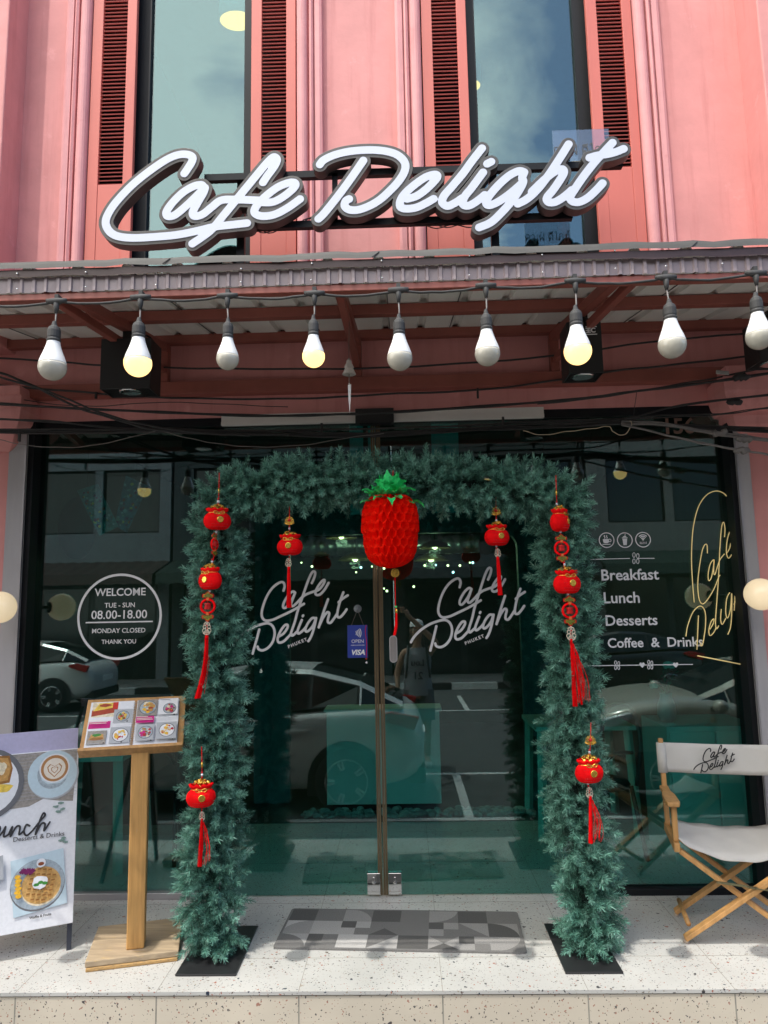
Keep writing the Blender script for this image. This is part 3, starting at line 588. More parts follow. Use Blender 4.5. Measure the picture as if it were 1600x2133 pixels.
deli = [z7([(118, 282), (155, 240), (260, 192), (400, 160), (560, 148), (700, 155), (810, 182), (880, 230), (910, 290), (895, 360), (840, 445), (760, 530), (670, 610), (570, 668), (470, 702), (390, 700), (348, 665), (358, 620), (388, 602)]),
        z7([(520, 245), (440, 362), (340, 502), (230, 645), (150, 742), (105, 785)]),
        z7([(925, 600), (1010, 575), (1100, 512), (1180, 432), (1205, 392), (1180, 375), (1100, 398), (1000, 465), (905, 550), (862, 620), (865, 675), (920, 692), (1010, 680), (1100, 640), (1170, 600)]),
        z8([(190, 215), (100, 330), (20, 440), (-80, 560), (-150, 640), (-168, 700), (-120, 735), (-50, 705), (10, 665)]),
        z8([(200, 432), (150, 500), (90, 580), (37, 645), (15, 705), (40, 732), (90, 725), (160, 680), (215, 635)]),
        z8([(237, 355), (273, 336)]),
        z8([(570, 430), (520, 420), (430, 465), (330, 555), (250, 650), (228, 705), (255, 728), (330, 700), (420, 640), (500, 575), (560, 520)]),
        z8([(570, 430), (552, 480), (560, 520), (520, 600), (450, 700), (360, 800), (270, 882), (165, 928)]),
        z8([(970, 178), (880, 320), (780, 470), (680, 595), (590, 675), (512, 715)]),
        z8([(640, 605), (740, 508), (830, 435), (905, 402), (928, 430), (895, 495), (830, 590), (775, 660), (790, 700), (850, 698), (930, 650), (1000, 590)]),
        z8([(1365, 165), (1290, 245), (1200, 345), (1110, 460), (1030, 575), (985, 650), (1000, 690), (1060, 700), (1140, 662), (1220, 590), (1275, 530)]),
        z8([(1158, 300), (1230, 280), (1320, 268), (1395, 248), (1465, 220)])]
sg = thing('shop_sign', 'large illuminated script sign on a black frame above the awning', 'shop sign', (-.15, YS, 3.9))
for wd in (cafe, deli):
    st = [[(p.x, p.z) for p in crom([at(x, y, YS) for x, y in s], 6)] for s in wd]
    q = MB(); q.geo(stroke_geo(st, .0405, .033, .006, .0015), wallM(0, YS+.0345, 0), SGC); lt = q.build('letter_casing', sg)
    q = MB(); q.geo(stroke_geo(st, .0225, .003, .004), wallM(0, YS-.0015, 0), SGF); q.build('letter_face', lt)
q = MB(); zt = at(700, 341, YS).z; zb = at(700, 440, YS).z-.02
q.bx(-1.10, 1.30, YS+.085, YS+.12, zt-.02, zt+.02, BLACKAL); q.bx(-.95, 1.0, YS+.085, YS+.12, zb-.02, zb+.02, BLACKAL); q.bx(-.36, -.33, YS+.085, YS+.115, zb, zt, BLACKAL)
for x in (-.895, .565):
    q.bx(x-.022, x+.022, YS+.12, YS+.155, 3.235, zt+.035, BLACKAL)
    q.bar((x+.05, YS+.14, 3.45), (x+.11, -.02, 3.5), .03, .03, BLACKAL); q.bar((x+.06, YS+.16, 3.235), (x+.06, YS+.16, zb), .03, .03, BLACKAL)
q.build('support_frame', sg)
q = MB(); w = [at(x, y, YS+.1) for x, y in ((520, 470), (560, 482), (610, 470), (650, 455), (720, 462), (800, 458), (830, 455), (880, 468), (930, 470), (985, 468), (1050, 460))]
for k in range(2): q.tube([p+Vector((0, .01*k, .012*math.sin(i*.9+k*2))) for i, p in enumerate(crom(w, 5))], .0032, CABLE, 5)
q.build('wiring', sg)

# Thai lettering drawn in strokes: the name of the cafe on a clear plate and on the pane below
def arc(cx, cy, rx, ry, a0, a1, n=10): return [(cx+rx*math.cos(math.radians(a0+(a1-a0)*k/n)), cy+ry*math.sin(math.radians(a0+(a1-a0)*k/n))) for k in range(n+1)]
def thai(x, glyph):
    o = lambda l: [(x+a, b) for a, b in l]
    return [o(l) for l in glyph]
KH = [[(.28, .0), (.06, .0)][:0] or [(.10, 0), (.10, .45)]+arc(.30, .58, .22, .22, 170, 20, 8)+[(.54, .5), (.54, 0)], arc(.30, .34, .09, .09, 0, 360, 10)+[(.2, .25), (.1, .05)]]
AA = [arc(.20, .55, .16, .22, 160, 10, 8)+[(.37, .5), (.37, 0)]]
EE = [[(.12, .76), (.12, .10)]+arc(.2, .09, .08, .08, 180, 500, 9)]
FH = [arc(.10, .66, .07, .07, 0, 360, 8)+[(.07, .6), (.10, 0), (.30, .42), (.50, 0), (.52, 1.0)], [(.22, .93), (.23, 1.10)]]
DH = [[(.12, .22), (.12, 0), (.22, .06), (.30, .25)], [(.12, .2), (.09, .45)]+arc(.30, .56, .22, .20, 165, 15, 8)+[(.54, .5), (.54, 0)], arc(.26, .3, .08, .08, 0, 360, 8), arc(.3, .86, .22, .12, 175, 0, 6)+[(.52, 1.05)], [(.08, .86), (.52, .86)]]
AI = [arc(.14, .98, .09, .09, 200, 20, 6)+[(.24, .8), (.24, .08), (.34, .02)]]
LO = [arc(.12, .12, .08, .08, 0, 360, 8)+[(.07, .2), (.12, .42), (.34, .42)], arc(.32, .55, .22, .21, 170, 15, 8)+[(.54, .5), (.54, 0)]]
TH = [arc(.10, .64, .07, .07, 0, 360, 8)+[(.16, .6), (.14, 0), (.16, .35), (.30, .7), (.44, .74), (.5, .6), (.5, 0)], arc(.42, .98, .07, .07, 0, 360, 8)+[(.5, 1.05), (.56, 1.18)]]
TW = []; x = 0
for g, a in ((KH, .72), (AA, .55), (EE, .36), (FH, 1.0), (DH, .74), (AI, .42), (LO, .72), (TH, .6)): TW += thai(x, g); x += a
TWW = x
def thai_geo(h): return stroke_geo([[(p.x, p.y) for p in [Vector((a*h-TWW*h/2, b*h)) for a, b in s]] for s in TW], .048*h, .0006, h*.014)
a = at(1150, 272, YS+.10); b = at(1271, 322, YS+.10)
pl = thing('name_plate', 'clear plastic plate with dark Thai lettering standing on the sign frame', 'name plate', ((a.x+b.x)/2, YS+.1, b.z))
q = MB(); q.bx(a.x, b.x, YS+.10, YS+.104, zt+.02, a.z, glass('clear_acrylic', (.80, .82, .84), .10, .12)); q.bx(a.x+.1, b.x, YS+.098, YS+.106, zt+.02, zt+.03, mat('yellowed_edge', (.5, .4, .2))); q.build('acrylic_sheet', pl)
q = MB(); q.geo(fit(thai_geo(.10), .315), wallM((a.x+b.x)/2, YS+.099, at(1210, 302, YS).z+.01), mat('grey_lettering', (.06, .065, .07), .5)); q.build('lettering', pl)

# ------------------------------------------------------------------ window lettering
def zr(l): return [(780+x*.2345, 900+y*.2345) for x, y in l]
LOGO = [[(757, 1378), (766, 1335), (748, 1302), (710, 1310), (655, 1355), (608, 1430), (575, 1525), (568, 1600), (598, 1643), (660, 1640), (730, 1610), (830, 1562), (900, 1522), (945, 1495)],
        [(858, 1392), (838, 1386), (800, 1420), (765, 1480), (757, 1522), (778, 1532), (812, 1495), (842, 1445), (862, 1395)],
        [(862, 1395), (845, 1445), (828, 1498), (845, 1516), (885, 1482), (920, 1442), (960, 1412), (1010, 1392), (1045, 1380)],
        [(1010, 1310), (1032, 1255), (1036, 1215), (1016, 1208), (990, 1250), (960, 1335), (932, 1425), (905, 1510), (885, 1580), (868, 1655), (846, 1725), (836, 1765), (852, 1778), (885, 1748)],
        [(1045, 1385), (1082, 1362), (1115, 1318), (1124, 1284), (1103, 1290), (1067, 1338), (1045, 1388), (1052, 1414), (1085, 1412), (1125, 1370), (1160, 1308)],
        [(325, 1865), (352, 1820), (410, 1760), (490, 1708), (570, 1678), (630, 1670), (672, 1698), (690, 1758), (676, 1830), (640, 1882), (592, 1910), (552, 1902), (540, 1878)],
        [(550, 1725), (525, 1830), (497, 1940)],
        [(722, 1790), (768, 1762), (802, 1712), (802, 1684), (775, 1690), (737, 1748), (718, 1808), (730, 1840), (770, 1832), (812, 1792), (840, 1762)],
        [(930, 1640), (908, 1697), (894, 1745), (908, 1760), (945, 1732), (972, 1698)], [(937, 1607), (941, 1599)],
        [(1052, 1625), (1022, 1624), (985, 1670), (965, 1722), (975, 1744), (1005, 1726), (1038, 1680), (1056, 1625)],
        [(1058, 1622), (1046, 1690), (1030, 1755), (1010, 1805), (995, 1828)],
        [(1160, 1455), (1132, 1540), (1108, 1620), (1085, 1705)],
        [(1092, 1685), (1120, 1620), (1155, 1572), (1175, 1582), (1166, 1628), (1166, 1658), (1190, 1664), (1222, 1622), (1245, 1585)],
        [(1296, 1393), (1270, 1470), (1250, 1560), (1250, 1608), (1275, 1614), (1308, 1578), (1330, 1545)], [(1255, 1482), (1290, 1450), (1336, 1420)]]
o = at(*zr([(830, 1580)])[0], 0)
LP = [[((at(*zr([(x, y)])[0], 0)-o).x, (at(*zr([(x, y)])[0], 0)-o).z) for x, y in s] for s in LOGO]
LP = [[(p.x, p.y) for p in crom([(a, b, 0) for a, b in s], 5)] for s in LP]
gl = stroke_geo(LP, .0072, .0006, .0018)
PHK = text('PHUKET', .026, bold=.0006, ext=.0006, spacing=1.35)
for nm, (px, py), dz in (('dr', (0, 0), 0), ('dl', (-368.5, 7), 0)):
    c = at(780+830*.2345+px, 900+1580*.2345+py, 0)
    q = MB(); q.geo(gl, wallM(c.x, -.001, c.z), WHITEV); k = at(*[v+d for v, d in zip(zr([(888, 1845)])[0], (px, py))], 0); q.geo(PHK, wallM(k.x, -.001, k.z, math.radians(21)), WHITEV); q.build('lettering', panes[nm])
# opening hours roundel on the left pane
q = MB(); c = at(248.5, 1284, 0); K = .0028*.98
def ring(cx, cz, r, w, Y, m, mt, n=64):
    vs = []; fs = []
    for k in range(n):
        a = 2*math.pi*k/n
        for rr in (r-w/2, r+w/2): vs.append((cx+rr*math.cos(a), Y, cz+rr*math.sin(a)))
    for k in range(n): j = (k+1) % n; fs.append((2*k, 2*j, 2*j+1, 2*k+1))
    m.add(vs, fs, mt)
s0 = (at(337, 1284, 0)-at(160, 1284, 0)).x/2
ring(c.x, c.z, s0-.008, .014, .0030, q, WHITEV)
def wtxt(q, s, px, py, w, bold=.0, Y=.0032, rot=0, mt=None, size=.06, sp=1.0):
    a = at(px, py, 0); q.geo(fit(text(s, size, bold=bold, ext=.0004, spacing=sp), w), wallM(a.x, Y, a.z, rot), mt or WHITEV)
pw = lambda a, b, y: (at(b, y, 0)-at(a, y, 0)).x
wtxt(q, 'WELCOME', 250, 1234, pw(197, 303, 1234), .0008); wtxt(q, 'TUE - SUN', 249, 1261, pw(218, 281, 1261), .0006)
wtxt(q, '08.00-18.00', 248, 1281, pw(190, 306, 1281), .0006); wtxt(q, 'MONDAY CLOSED', 247, 1314, pw(192, 303, 1314), .0005); wtxt(q, 'THANK YOU', 247, 1337, pw(211, 283, 1337), .0005)
a, b = at(178, 1297, 0), at(318, 1295, 0); q.bx(a.x, b.x, .0025, .0035, a.z-.004, a.z+.004, WHITEV)
q.build('lettering', panes['left'])
# menu list and symbols on the right pane
q = MB()
for s, xa, xb, y in (('Breakfast', 1253, 1373, 1198), ('Lunch', 1258, 1333, 1246), ('Desserts', 1262, 1370, 1293), ('Coffee  &  Drinks', 1266, 1465, 1339)): wtxt(q, s, (xa+xb)/2, y, pw(xa, xb, y), .0010)
q.build('lettering', panes['right'])
def pxw(n): return pw(1300, 1300+n, 1200)
for k, (px, py) in enumerate(((1264, 1125), (1302, 1125), (1340, 1124))):
    q = MB(); a = at(px, py, 0); R = pxw(15.5); ring(a.x, a.z, R, .0055, .003, q, WHITEV, 40)
    D = lambda poly: q.prism(poly, lambda x, z: (a.x+x*R, .0026, a.z+z*R), (0, .001, 0), WHITEV)
    if k == 0:
        D([(-.5, .15), (.35, .15), (.28, -.3), (.1, -.42), (-.25, -.42), (-.45, -.3)]); D([(-.6, -.52), (.5, -.52), (.5, -.62), (-.6, -.62)]); ring(a.x+R*.42, a.z-R*.05, R*.18, R*.1, .003, q, WHITEV, 16)
        for dx in (-.25, .05): q.geo(stroke_geo([[(dx*R+R*.06*math.sin(t*1.6), R*(.25+.1*t)) for t in range(5)]], R*.05, .0004, R*.03), wallM(a.x, .003, a.z), WHITEV)
    elif k == 1:
        D([(-.32, .2), (.32, .2), (.22, -.68), (-.22, -.68)]); D([(-.38, .26), (.38, .26), (.38, .36), (-.38, .36)]); D([(-.28, .4), (.28, .4), (.15, .55), (-.15, .55)]); D([(.0, .55), (.08, .55), (.14, .85), (.06, .85)])
    else:
        for rr in (.28, .5, .72): q.geo(stroke_geo([arc(0, -.05*R, rr*R, rr*R, 45, 135, 12)], R*.065, .0004, R*.03), wallM(a.x, .003, a.z), WHITEV)
        D(arc(0, -.0, .12, .12, 0, 330, 10)); D([(-.45, -.28), (.45, -.28), (.45, -.58), (-.45, -.58)]); q.geo(fit(text('FREE', .03, bold=.0006, ext=.0004), R*.75), wallM(a.x, .0016, a.z-.43*R), BLACKM)
    q.build('symbol', panes['right'])
q = MB()
def line_w(pts, r=.0022, mt=None, Y=.003, res=.001):
    P = [at(x, y, 0) for x, y in pts]; c = P[0]; q.geo(stroke_geo([[(p.x-c.x, p.z-c.z) for p in P]], r, .0004, res), wallM(c.x, Y, c.z), mt or WHITEV)
def bow(px, py, s):
    for sg_, (dx, dy) in ((1, (-4, -7)), (1, (-4, 6)), (1, (4, 6)), (1, (4, -5))):
        line_w([(px+dx*s+3*s*math.cos(a)*(.9), py+dy*s+5*s*math.sin(a)) for a in [2*math.pi*k/14 for k in range(15)]], .0017)
line_w([(1200, 1166), (1312, 1163)]); line_w([(1330, 1163), (1363, 1163)]); bow(1325, 1163, 1.0); q.build('ornament', panes['right'])
q = MB(); line_w([(1220, 1387), (1443, 1384)]); bow(1286, 1386, .8); bow(1355, 1385, .8)
for px in (1338, 1408):
    a = at(px, 1385, 0); R = pxw(6); q.prism([(x*R, z*R) for x, z in ((0, -1), (.9, 0), (.85, .6), (.4, .85), (0, .45), (-.4, .85), (-.85, .6), (-.9, 0))], lambda x, z: (a.x+x, .0025, a.z+z), (0, .001, 0), WHITEV)
q.build('ornament', panes['right'])
# gold line lettering hung behind the right pane
GLD = mat('gold_neon_line', (0.75, 0.58, 0.22), 0.35, var=.0, emit=((1.0, .78, .36), .12))
zg = lambda l: [(1100+x*.3125, 900+y*.3125) for x, y in l]
G = [[(1108, 1135), (1097, 1000), (1090, 850), (1095, 700), (1110, 590), (1140, 490), (1190, 420), (1250, 393), (1300, 405), (1335, 440)],
     [(1196, 808), (1192, 750), (1170, 765), (1150, 850), (1132, 1000), (1140, 1110), (1165, 1145), (1200, 1112), (1240, 1045), (1268, 975), (1280, 953)],
     [(1236, 850), (1215, 880), (1201, 945), (1205, 990), (1222, 970), (1238, 890), (1240, 850), (1238, 930), (1246, 950), (1262, 900), (1280, 850), (1310, 812)],
     [(1310, 700), (1313, 640), (1303, 600), (1290, 640), (1280, 760), (1272, 930), (1266, 1030), (1258, 1140), (1250, 1260), (1256, 1312), (1272, 1290)],
     [(1322, 810), (1345, 770), (1354, 700), (1345, 664), (1328, 720), (1322, 800), (1335, 840), (1355, 820), (1366, 780)],
     [(1053, 1362), (1065, 1290), (1100, 1200), (1145, 1160), (1178, 1190), (1184, 1280), (1168, 1400), (1156, 1425), (1148, 1405)], [(1136, 1222), (1126, 1450)],
     [(1212, 1315), (1235, 1275), (1238, 1245), (1220, 1265), (1205, 1320), (1212, 1356), (1235, 1340), (1256, 1300)],
     [(1288, 1180), (1284, 1250), (1295, 1282), (1318, 1240)], [(1345, 1070), (1325, 1110), (1318, 1200), (1330, 1240), (1350, 1180), (1358, 1075), (1358, 1200), (1350, 1300), (1332, 1350)], [(1384, 1025), (1374, 1190)], [(1372, 1150), (1385, 1120)]]
YN = -.003; t = thing('line_sign', 'thin gold line script sign along the edge of the right shop window', 'wall sign', at(1485, 1200, YN))
q = MB()
for s in G: q.tube(crom([at(x, y, YN) for x, y in zg(s)], 5), .0028, GLD, 5)
q.tube([at(1453, 1366, YN), at(1500, 1375, YN), at(1545, 1384, YN)], .0035, GLD, 5); q.build('script_line', t)
# house number above the right pane
q = MB(); g = text('156', .10, bold=.002, ext=.002); a = at(1417, 889, -.035); q.geo(fit(g, .17), wallM(a.x, -.035, a.z), mat('copper_number', (.30, .19, .15), .35, .7, var=.2)); q.build('house_number', bld)
# ------------------------------------------------------------------ pine garland arch
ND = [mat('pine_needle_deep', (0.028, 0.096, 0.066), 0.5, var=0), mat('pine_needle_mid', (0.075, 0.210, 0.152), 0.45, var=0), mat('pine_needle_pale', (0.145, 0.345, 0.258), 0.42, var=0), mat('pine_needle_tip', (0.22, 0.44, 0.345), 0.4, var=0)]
TWIG = mat('twig_brown', (0.05, 0.035, 0.02), 0.8)
def sprig(n, L):
    Q = np.zeros((n, 4, 3)); C = np.zeros(n, int)
    for i in range(n):
        t = .12+.88*i/(n-1); a = i*2.39996+RNG.normal(0, .4); tilt = math.radians(RNG.normal(54, 10))*(1.0 if i < n-8 else .45)
        ln = .036*(1-.22*t)*RNG.uniform(.75, 1.2)
        d = np.array([math.sin(tilt)*math.cos(a), math.sin(tilt)*math.sin(a)*.8, math.cos(tilt)]); b = np.array([0, 0, t*L])
        w = np.cross(d, RNG.normal(size=3)); w /= np.linalg.norm(w); w *= .00115
        e = b+d*ln+np.array([0, 0, -.0])
        Q[i] = (b-w, b+w, e+w*.7, e-w*.7)
        u = RNG.random()*.62+t*.38+RNG.normal(0, .06); C[i] = 0 if u < .34 else 1 if u < .62 else 2 if u < .84 else 3  # paler tips as on artificial pine, also put in as clump highlights
    return Q, C
SPR = [sprig(112, .125) for _ in range(8)]
GY = -.63
def garland(name, path, parent, dens, rad, y_sq=1.0):
    P = crom([Vector(p) for p in path], 14); seg = [(P[i+1]-P[i]).length for i in range(len(P)-1)]; tot = sum(seg); cum = np.cumsum([0]+seg)
    n = int(tot*dens); V = []; C = []
    for k in range(n):
        s = (k+RNG.random())/n*tot; i = min(int(np.searchsorted(cum, s))-1, len(P)-2); i = max(i, 0)
        f = (s-cum[i])/max(seg[i], 1e-6); c = P[i].lerp(P[i+1], min(max(f, 0), 1)); d = (P[i+1]-P[i]).normalized()
        x, y, _ = frame_of(d); a = RNG.uniform(0, 2*math.pi); out = x*math.cos(a)+y*math.sin(a)
        if out.y > .35 and RNG.random() < .45: out.y = -out.y
        drop = Vector((0, 0, -.25)); dr = (out+d*RNG.normal(0, .55)+drop*RNG.random()+Vector((0, -.15, 0))).normalized()
        sc = RNG.uniform(.72, .97)*rad/.165
        b0 = c+out*RNG.uniform(.0, .075)
        q = dr.to_track_quat('Z', 'Y') @ Quaternion((0, 0, 1), RNG.uniform(0, 6.28))
        M = np.array(q.to_matrix())*sc; Q, cc = SPR[RNG.integers(8)]
        V.append((Q.reshape(-1, 3) @ M.T+np.array(b0)).reshape(-1, 4, 3)); sh = RNG.random()
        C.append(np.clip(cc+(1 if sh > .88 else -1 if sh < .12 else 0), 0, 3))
    V = np.concatenate(V).reshape(-1, 3)-np.array(ORG[parent.name]); C = np.concatenate(C); nf = len(C)
    me = bpy.data.meshes.new(name); me.vertices.add(len(V)); me.vertices.foreach_set('co', V.astype(np.float32).ravel())
    me.loops.add(nf*4); me.loops.foreach_set('vertex_index', np.arange(nf*4, dtype=np.int32)); me.polygons.add(nf); me.polygons.foreach_set('loop_start', np.arange(0, nf*4, 4, dtype=np.int32))
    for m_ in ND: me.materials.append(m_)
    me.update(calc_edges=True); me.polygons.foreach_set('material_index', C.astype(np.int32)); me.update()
    o = bpy.data.objects.new(name, me); COL.objects.link(o); o.parent = parent; ORG[o.name] = ORG[parent.name]; return o
ar = thing('garland_arch', 'dark green artificial pine arch standing on black base plates before the glass doors', 'arch', (-.06, GY, 0))
A = lambda x, y: at(x, y, GY)
lx = [A(447, 1985), A(440, 1850), A(450, 1700), A(455, 1520), A(458, 1350), A(455, 1200), A(460, 1080), A(470, 1020)]
rx_ = [A(1222, 1985), A(1222, 1860), A(1205, 1720), A(1196, 1540), A(1185, 1400), A(1178, 1250), A(1170, 1100), A(1160, 1030)]
tp = [A(470, 1030), A(560, 1015), A(700, 1008), A(820, 1005), A(960, 1008), A(1080, 1018), A(1160, 1035)]
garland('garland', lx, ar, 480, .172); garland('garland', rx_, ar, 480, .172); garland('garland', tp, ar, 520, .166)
m = MB()
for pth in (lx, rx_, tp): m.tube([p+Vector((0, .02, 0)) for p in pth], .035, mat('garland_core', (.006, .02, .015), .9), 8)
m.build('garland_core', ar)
m = MB()
for pth in (lx, rx_): m.tube([Vector((pth[0].x, GY+.03, .01)), Vector((pth[0].x, GY+.03, .3))], .02, WHITEP, 10)
m.build('upright', ar)
BP = mat('black_base_plate', (0.016, 0.016, 0.017), 0.42, var=.3, scale=9)
for x0, x1 in ((-1.045, -.775), (.665, .915)):
    m = MB(); m.bx(x0, x1, -.86, -.38, .0015, .010, BP); m.build('base_plate', ar, bevel=.002)

# ------------------------------------------------------------------ red hanging ornaments
def pouch(c, s, t, yaw=0.0, med=True):
    c = Vector(c); R = Matrix.Rotation(yaw, 3, 'Z'); q = MB()
    pr = [(.003, -.052), (.032, -.054), (.054, -.044), (.067, -.018), (.062, .008), (.050, .022), (.040, .029)]
    pr = [(p.x*s, p.y*s) for p in crom([(a, b, 0) for a, b in pr], 4)]
    q.lathe(pr, c, RED, 28, sx=1, sy=.62, M=R)
    n = 40; vs = []                                  # frilled mouth
    for k, (r, z) in enumerate(((.040, .028), (.051, .037), (.054, .045), (.046, .048))):
        for i in range(n): a = 2*math.pi*i/n; rr = r*s*(1+.07*math.sin(a*9)*(k > 0)); vs.append(c+R @ Vector((rr*math.cos(a), rr*math.sin(a)*.62, (z+.004*math.sin(a*9+1)*(k > 0))*s)))
    q.add(vs, [(k*n+i, k*n+(i+1) % n, (k+1)*n+(i+1) % n, (k+1)*n+i) for k in range(3) for i in range(n)], RED, True)
    for i in range(9):                               # open net of the felt: tiny dark holes over the belly
        for j in range(5):
            a = -math.pi/2+(i-4)*.16+(j % 2)*.08; z = -.042+j*.012; r = .064*s*math.cos(math.asin(max(-1, min(1, (z+.015)/.055)))*.75)
            q.ball(c+R @ Vector((r*math.cos(a), r*.62*math.sin(a), z*s)), .0022*s, REDG, 6, 4)
    o = q.build('pouch', t)
    q = MB()
    for i in range(34): a = RNG.uniform(0, 6.28); r = .040*s*math.sqrt(RNG.random()); p = c+R @ Vector((r*math.cos(a), r*.6*math.sin(a), (.044+.020*(1-(r/(.04*s))**2)+RNG.uniform(-.004, .004))*s)); q.lathe([(.0075*s, 0), (.0085*s, .0012), (.0075*s, .0024)], p, GOLD, 9, M=Euler3(RNG.uniform(-1, 1), RNG.uniform(-1, 1)))
    q.build('gold_filling', o)
    q = MB(); yy = -.034*s
    q.tube([c+R @ Vector((.043*s*math.cos(a), .045*s*.62*math.sin(a)-.001, .026*s)) for a in [2*math.pi*i/20 for i in range(20)]], .0022*s, GOLD, 5, closed=True)
    if med:
        for sg_ in (-1, 1): q.tube(crom([c+R @ Vector((x*s*sg_, -.033*s, z*s)) for x, z in ((.0, .024), (.016, .033), (.026, .028), (.018, .018), (0, .022), (.02, .004))], 4), .0018*s, GOLD, 5)
        b = c+R @ Vector((.004*s, -.0405*s, -.008*s)); RX = R @ Matrix.Rotation(math.pi/2, 3, 'X')
        q.lathe([(.012*s, 0), (.0155*s, 0), (.0155*s, .003*s), (.012*s, .003*s)], b, GOLD, 18, M=RX)
        for dx, dz in ((-.005, .004), (.005, .004), (0, -.006), (0, .002)): q.bx(-.005*s, .005*s, -.001, .001, -.0015*s, .0015*s, GOLD, Matrix.Translation(b+R @ Vector((dx*s, -.001, dz*s))))
        q.bx(-.0012*s, .0012*s, -.001, .001, -.011*s, .011*s, GOLD, Matrix.Translation(b+R @ Vector((0, -.0015, 0))))
    q.build('gold_tie', o)
def Euler3(a, b): return Matrix.Rotation(a, 3, 'X') @ Matrix.Rotation(b, 3, 'Y')
BEADW = mat('porcelain_bead', (0.62, 0.62, 0.66), 0.25, var=.3, scale=200)
def beads(p, t, s=1.0):
    q = MB(); p = Vector(p)
    for k, (r, m_) in enumerate(((.0055, REDG), (.0075, BEADW), (.0055, REDG))): q.ball(p+Vector((0, 0, (.013-.013*k)*s)), r*s, m_, 10, 7)
    q.build('bead', t)
def ruyi(q, c, s, flip=1, R=None):
    R = R or Matrix.Identity(3)
    def pl(sc, y, m_):
        P = [(-.024, -.008), (-.028, .0), (-.024, .009), (-.014, .010), (-.006, .020), (.006, .020), (.014, .010), (.024, .009), (.028, .0), (.024, -.008), (.010, -.008), (0, -.012), (-.010, -.008)]
        P = [(p.x*sc*s, p.y*sc*s*flip) for p in crom([(a, b, 0) for a, b in P], 3, closed=True)]
        if flip < 0: P = P[::-1]
        q.prism(P, lambda x, z: c+R @ Vector((x, y, z)), R @ Vector((0, -.0025, 0)), m_)
    pl(1, .002, REDG); pl(.82, -.0002, GOLD); pl(.55, -.0022, GREENO)
def ring_charm(c, s, t, yaw=0.0):
    c = Vector(c); R = Matrix.Rotation(yaw, 3, 'Z'); q = MB()
    q.tube([c+R @ Vector((.031*s*math.cos(a), 0, .031*s*math.sin(a))) for a in [2*math.pi*i/28 for i in range(28)]], .0058*s, RED, 8, closed=True)
    q.lathe([(.004*s, -.014*s), (.014*s, -.015*s), (.0165*s, -.008*s), (.013*s, .006*s), (.017*s, .010*s), (.015*s, .0145*s), (.004*s, .013*s)], c, REDG, 16); q.tube([c+Vector((0, 0, .013*s)), c+Vector((0, 0, .03*s))], .0015, REDT, 5)
    o = q.build('ring', t)
    q = MB(); ruyi(q, c+Vector((0, 0, .047*s)), s, 1, R); ruyi(q, c-Vector((0, 0, .047*s)), s, -1, R)
    for z in (.033, -.033): q.bx(-.006*s, .006*s, -.008*s, .008*s, -.006*s, .006*s, mat('orange_enamel', (.6, .13, .03), .4), Matrix.Translation(c+Vector((0, 0, z*s))) @ R.to_4x4())
    q.build('cloud_charm', o)
def openwork(c, s, t, col=None):
    c = Vector(c); q = MB(); m_ = col or mat('pale_openwork', (.62, .54, .42), .35, .3, var=.2, scale=60)
    T = lambda pts, r=.0022: q.tube([c+Vector((x*s, -.001, z*s)) for x, z in pts], r*s, m_, 5)
    for sg_ in (-1, 1):
        for cx_, cz_, r in ((.008, .022, .006), (.011, .008, .0075), (.012, -.010, .0095), (.005, -.016, .006)): T([(sg_*cx_+r*math.cos(a), cz_+r*math.sin(a)) for a in [2*math.pi*i/12 for i in range(13)]])
    T([(0, .034), (.005, .030), (0, .025), (-.005, .03), (0, .034)]); T([(-.018, -.02), (-.01, -.028), (0, -.03), (.01, -.028), (.018, -.02)], .003)
    q.ball(c+Vector((0, -.002, .014*s)), .004*s, REDG, 8, 6)
    q.build('openwork_charm', t)
def tassel(a, b, t, w=.011, wisps=0, n=34, bow_=0.0):
    a, b = Vector(a), Vector(b); q = MB(); L = (b-a).length
    for i in range(n):
        th = RNG.uniform(0, 6.28); r = math.sqrt(RNG.random()); o1 = Vector((math.cos(th), math.sin(th), 0))*r
        P = []
        for k in range(6):
            f = k/5; P.append(a.lerp(b, f*RNG.uniform(.99, 1.0))+o1*w*(.55+.55*f)+Vector((bow_*math.sin(math.pi*f)+RNG.normal(0, .0006), 0, 0)))
        q.tube(P, .0016, REDT, 4, cap=False)
    for i in range(wisps):
        d = RNG.uniform(.01, .05); P = [a.lerp(b, f)+Vector((d*math.sin(f*2.4)+RNG.normal(0, .003), -.01*f, 0)) for f in (.05, .2, .4, .6, .8, RNG.uniform(.85, .97))]
        q.tube(crom(P, 3), .0008, REDT, 4, cap=False)
    q.tube([a+Vector((0, 0, .006)), a+Vector((0, 0, -.012))], w*.7, REDT, 8)
    q.build('tassel', t)
def cord(pts, t, r=.0018, m_=None, goldat=None):
    q = MB(); q.tube(pts, r, m_ or REDT, 5)
    if goldat: g = Vector(goldat); q.tube([g+Vector((0, 0, .012)), g-Vector((0, 0, .012))], .0042, GOLD, 8)
    q.build('cord', t)
def lotus(c, t):
    c = Vector(c); q = MB()
    for k in range(-3, 4):
        a = math.radians(90-k*26); L = .032-.003*abs(k); P = [(0, 0), (.30, .26), (.62, .24), (1, 0), (.62, -.24), (.30, -.26)]
        q.tube(crom([c+Vector((L*(x*math.cos(a)-y*math.sin(a)), -.001*k, -.012+L*(x*math.sin(a)+y*math.cos(a)))) for x, y in P], 3, closed=True), .0017, GOLD, 5, closed=True)
    q.tube([c+Vector((-.026, 0, -.012)), c+Vector((-.01, 0, -.02)), c+Vector((.01, 0, -.02)), c+Vector((.026, 0, -.012))], .003, GOLD, 6); q.ball(c+Vector((0, -.004, .0)), .008, REDG, 10, 7)
    q.build('gold_lotus', t)
YO = GY-.175
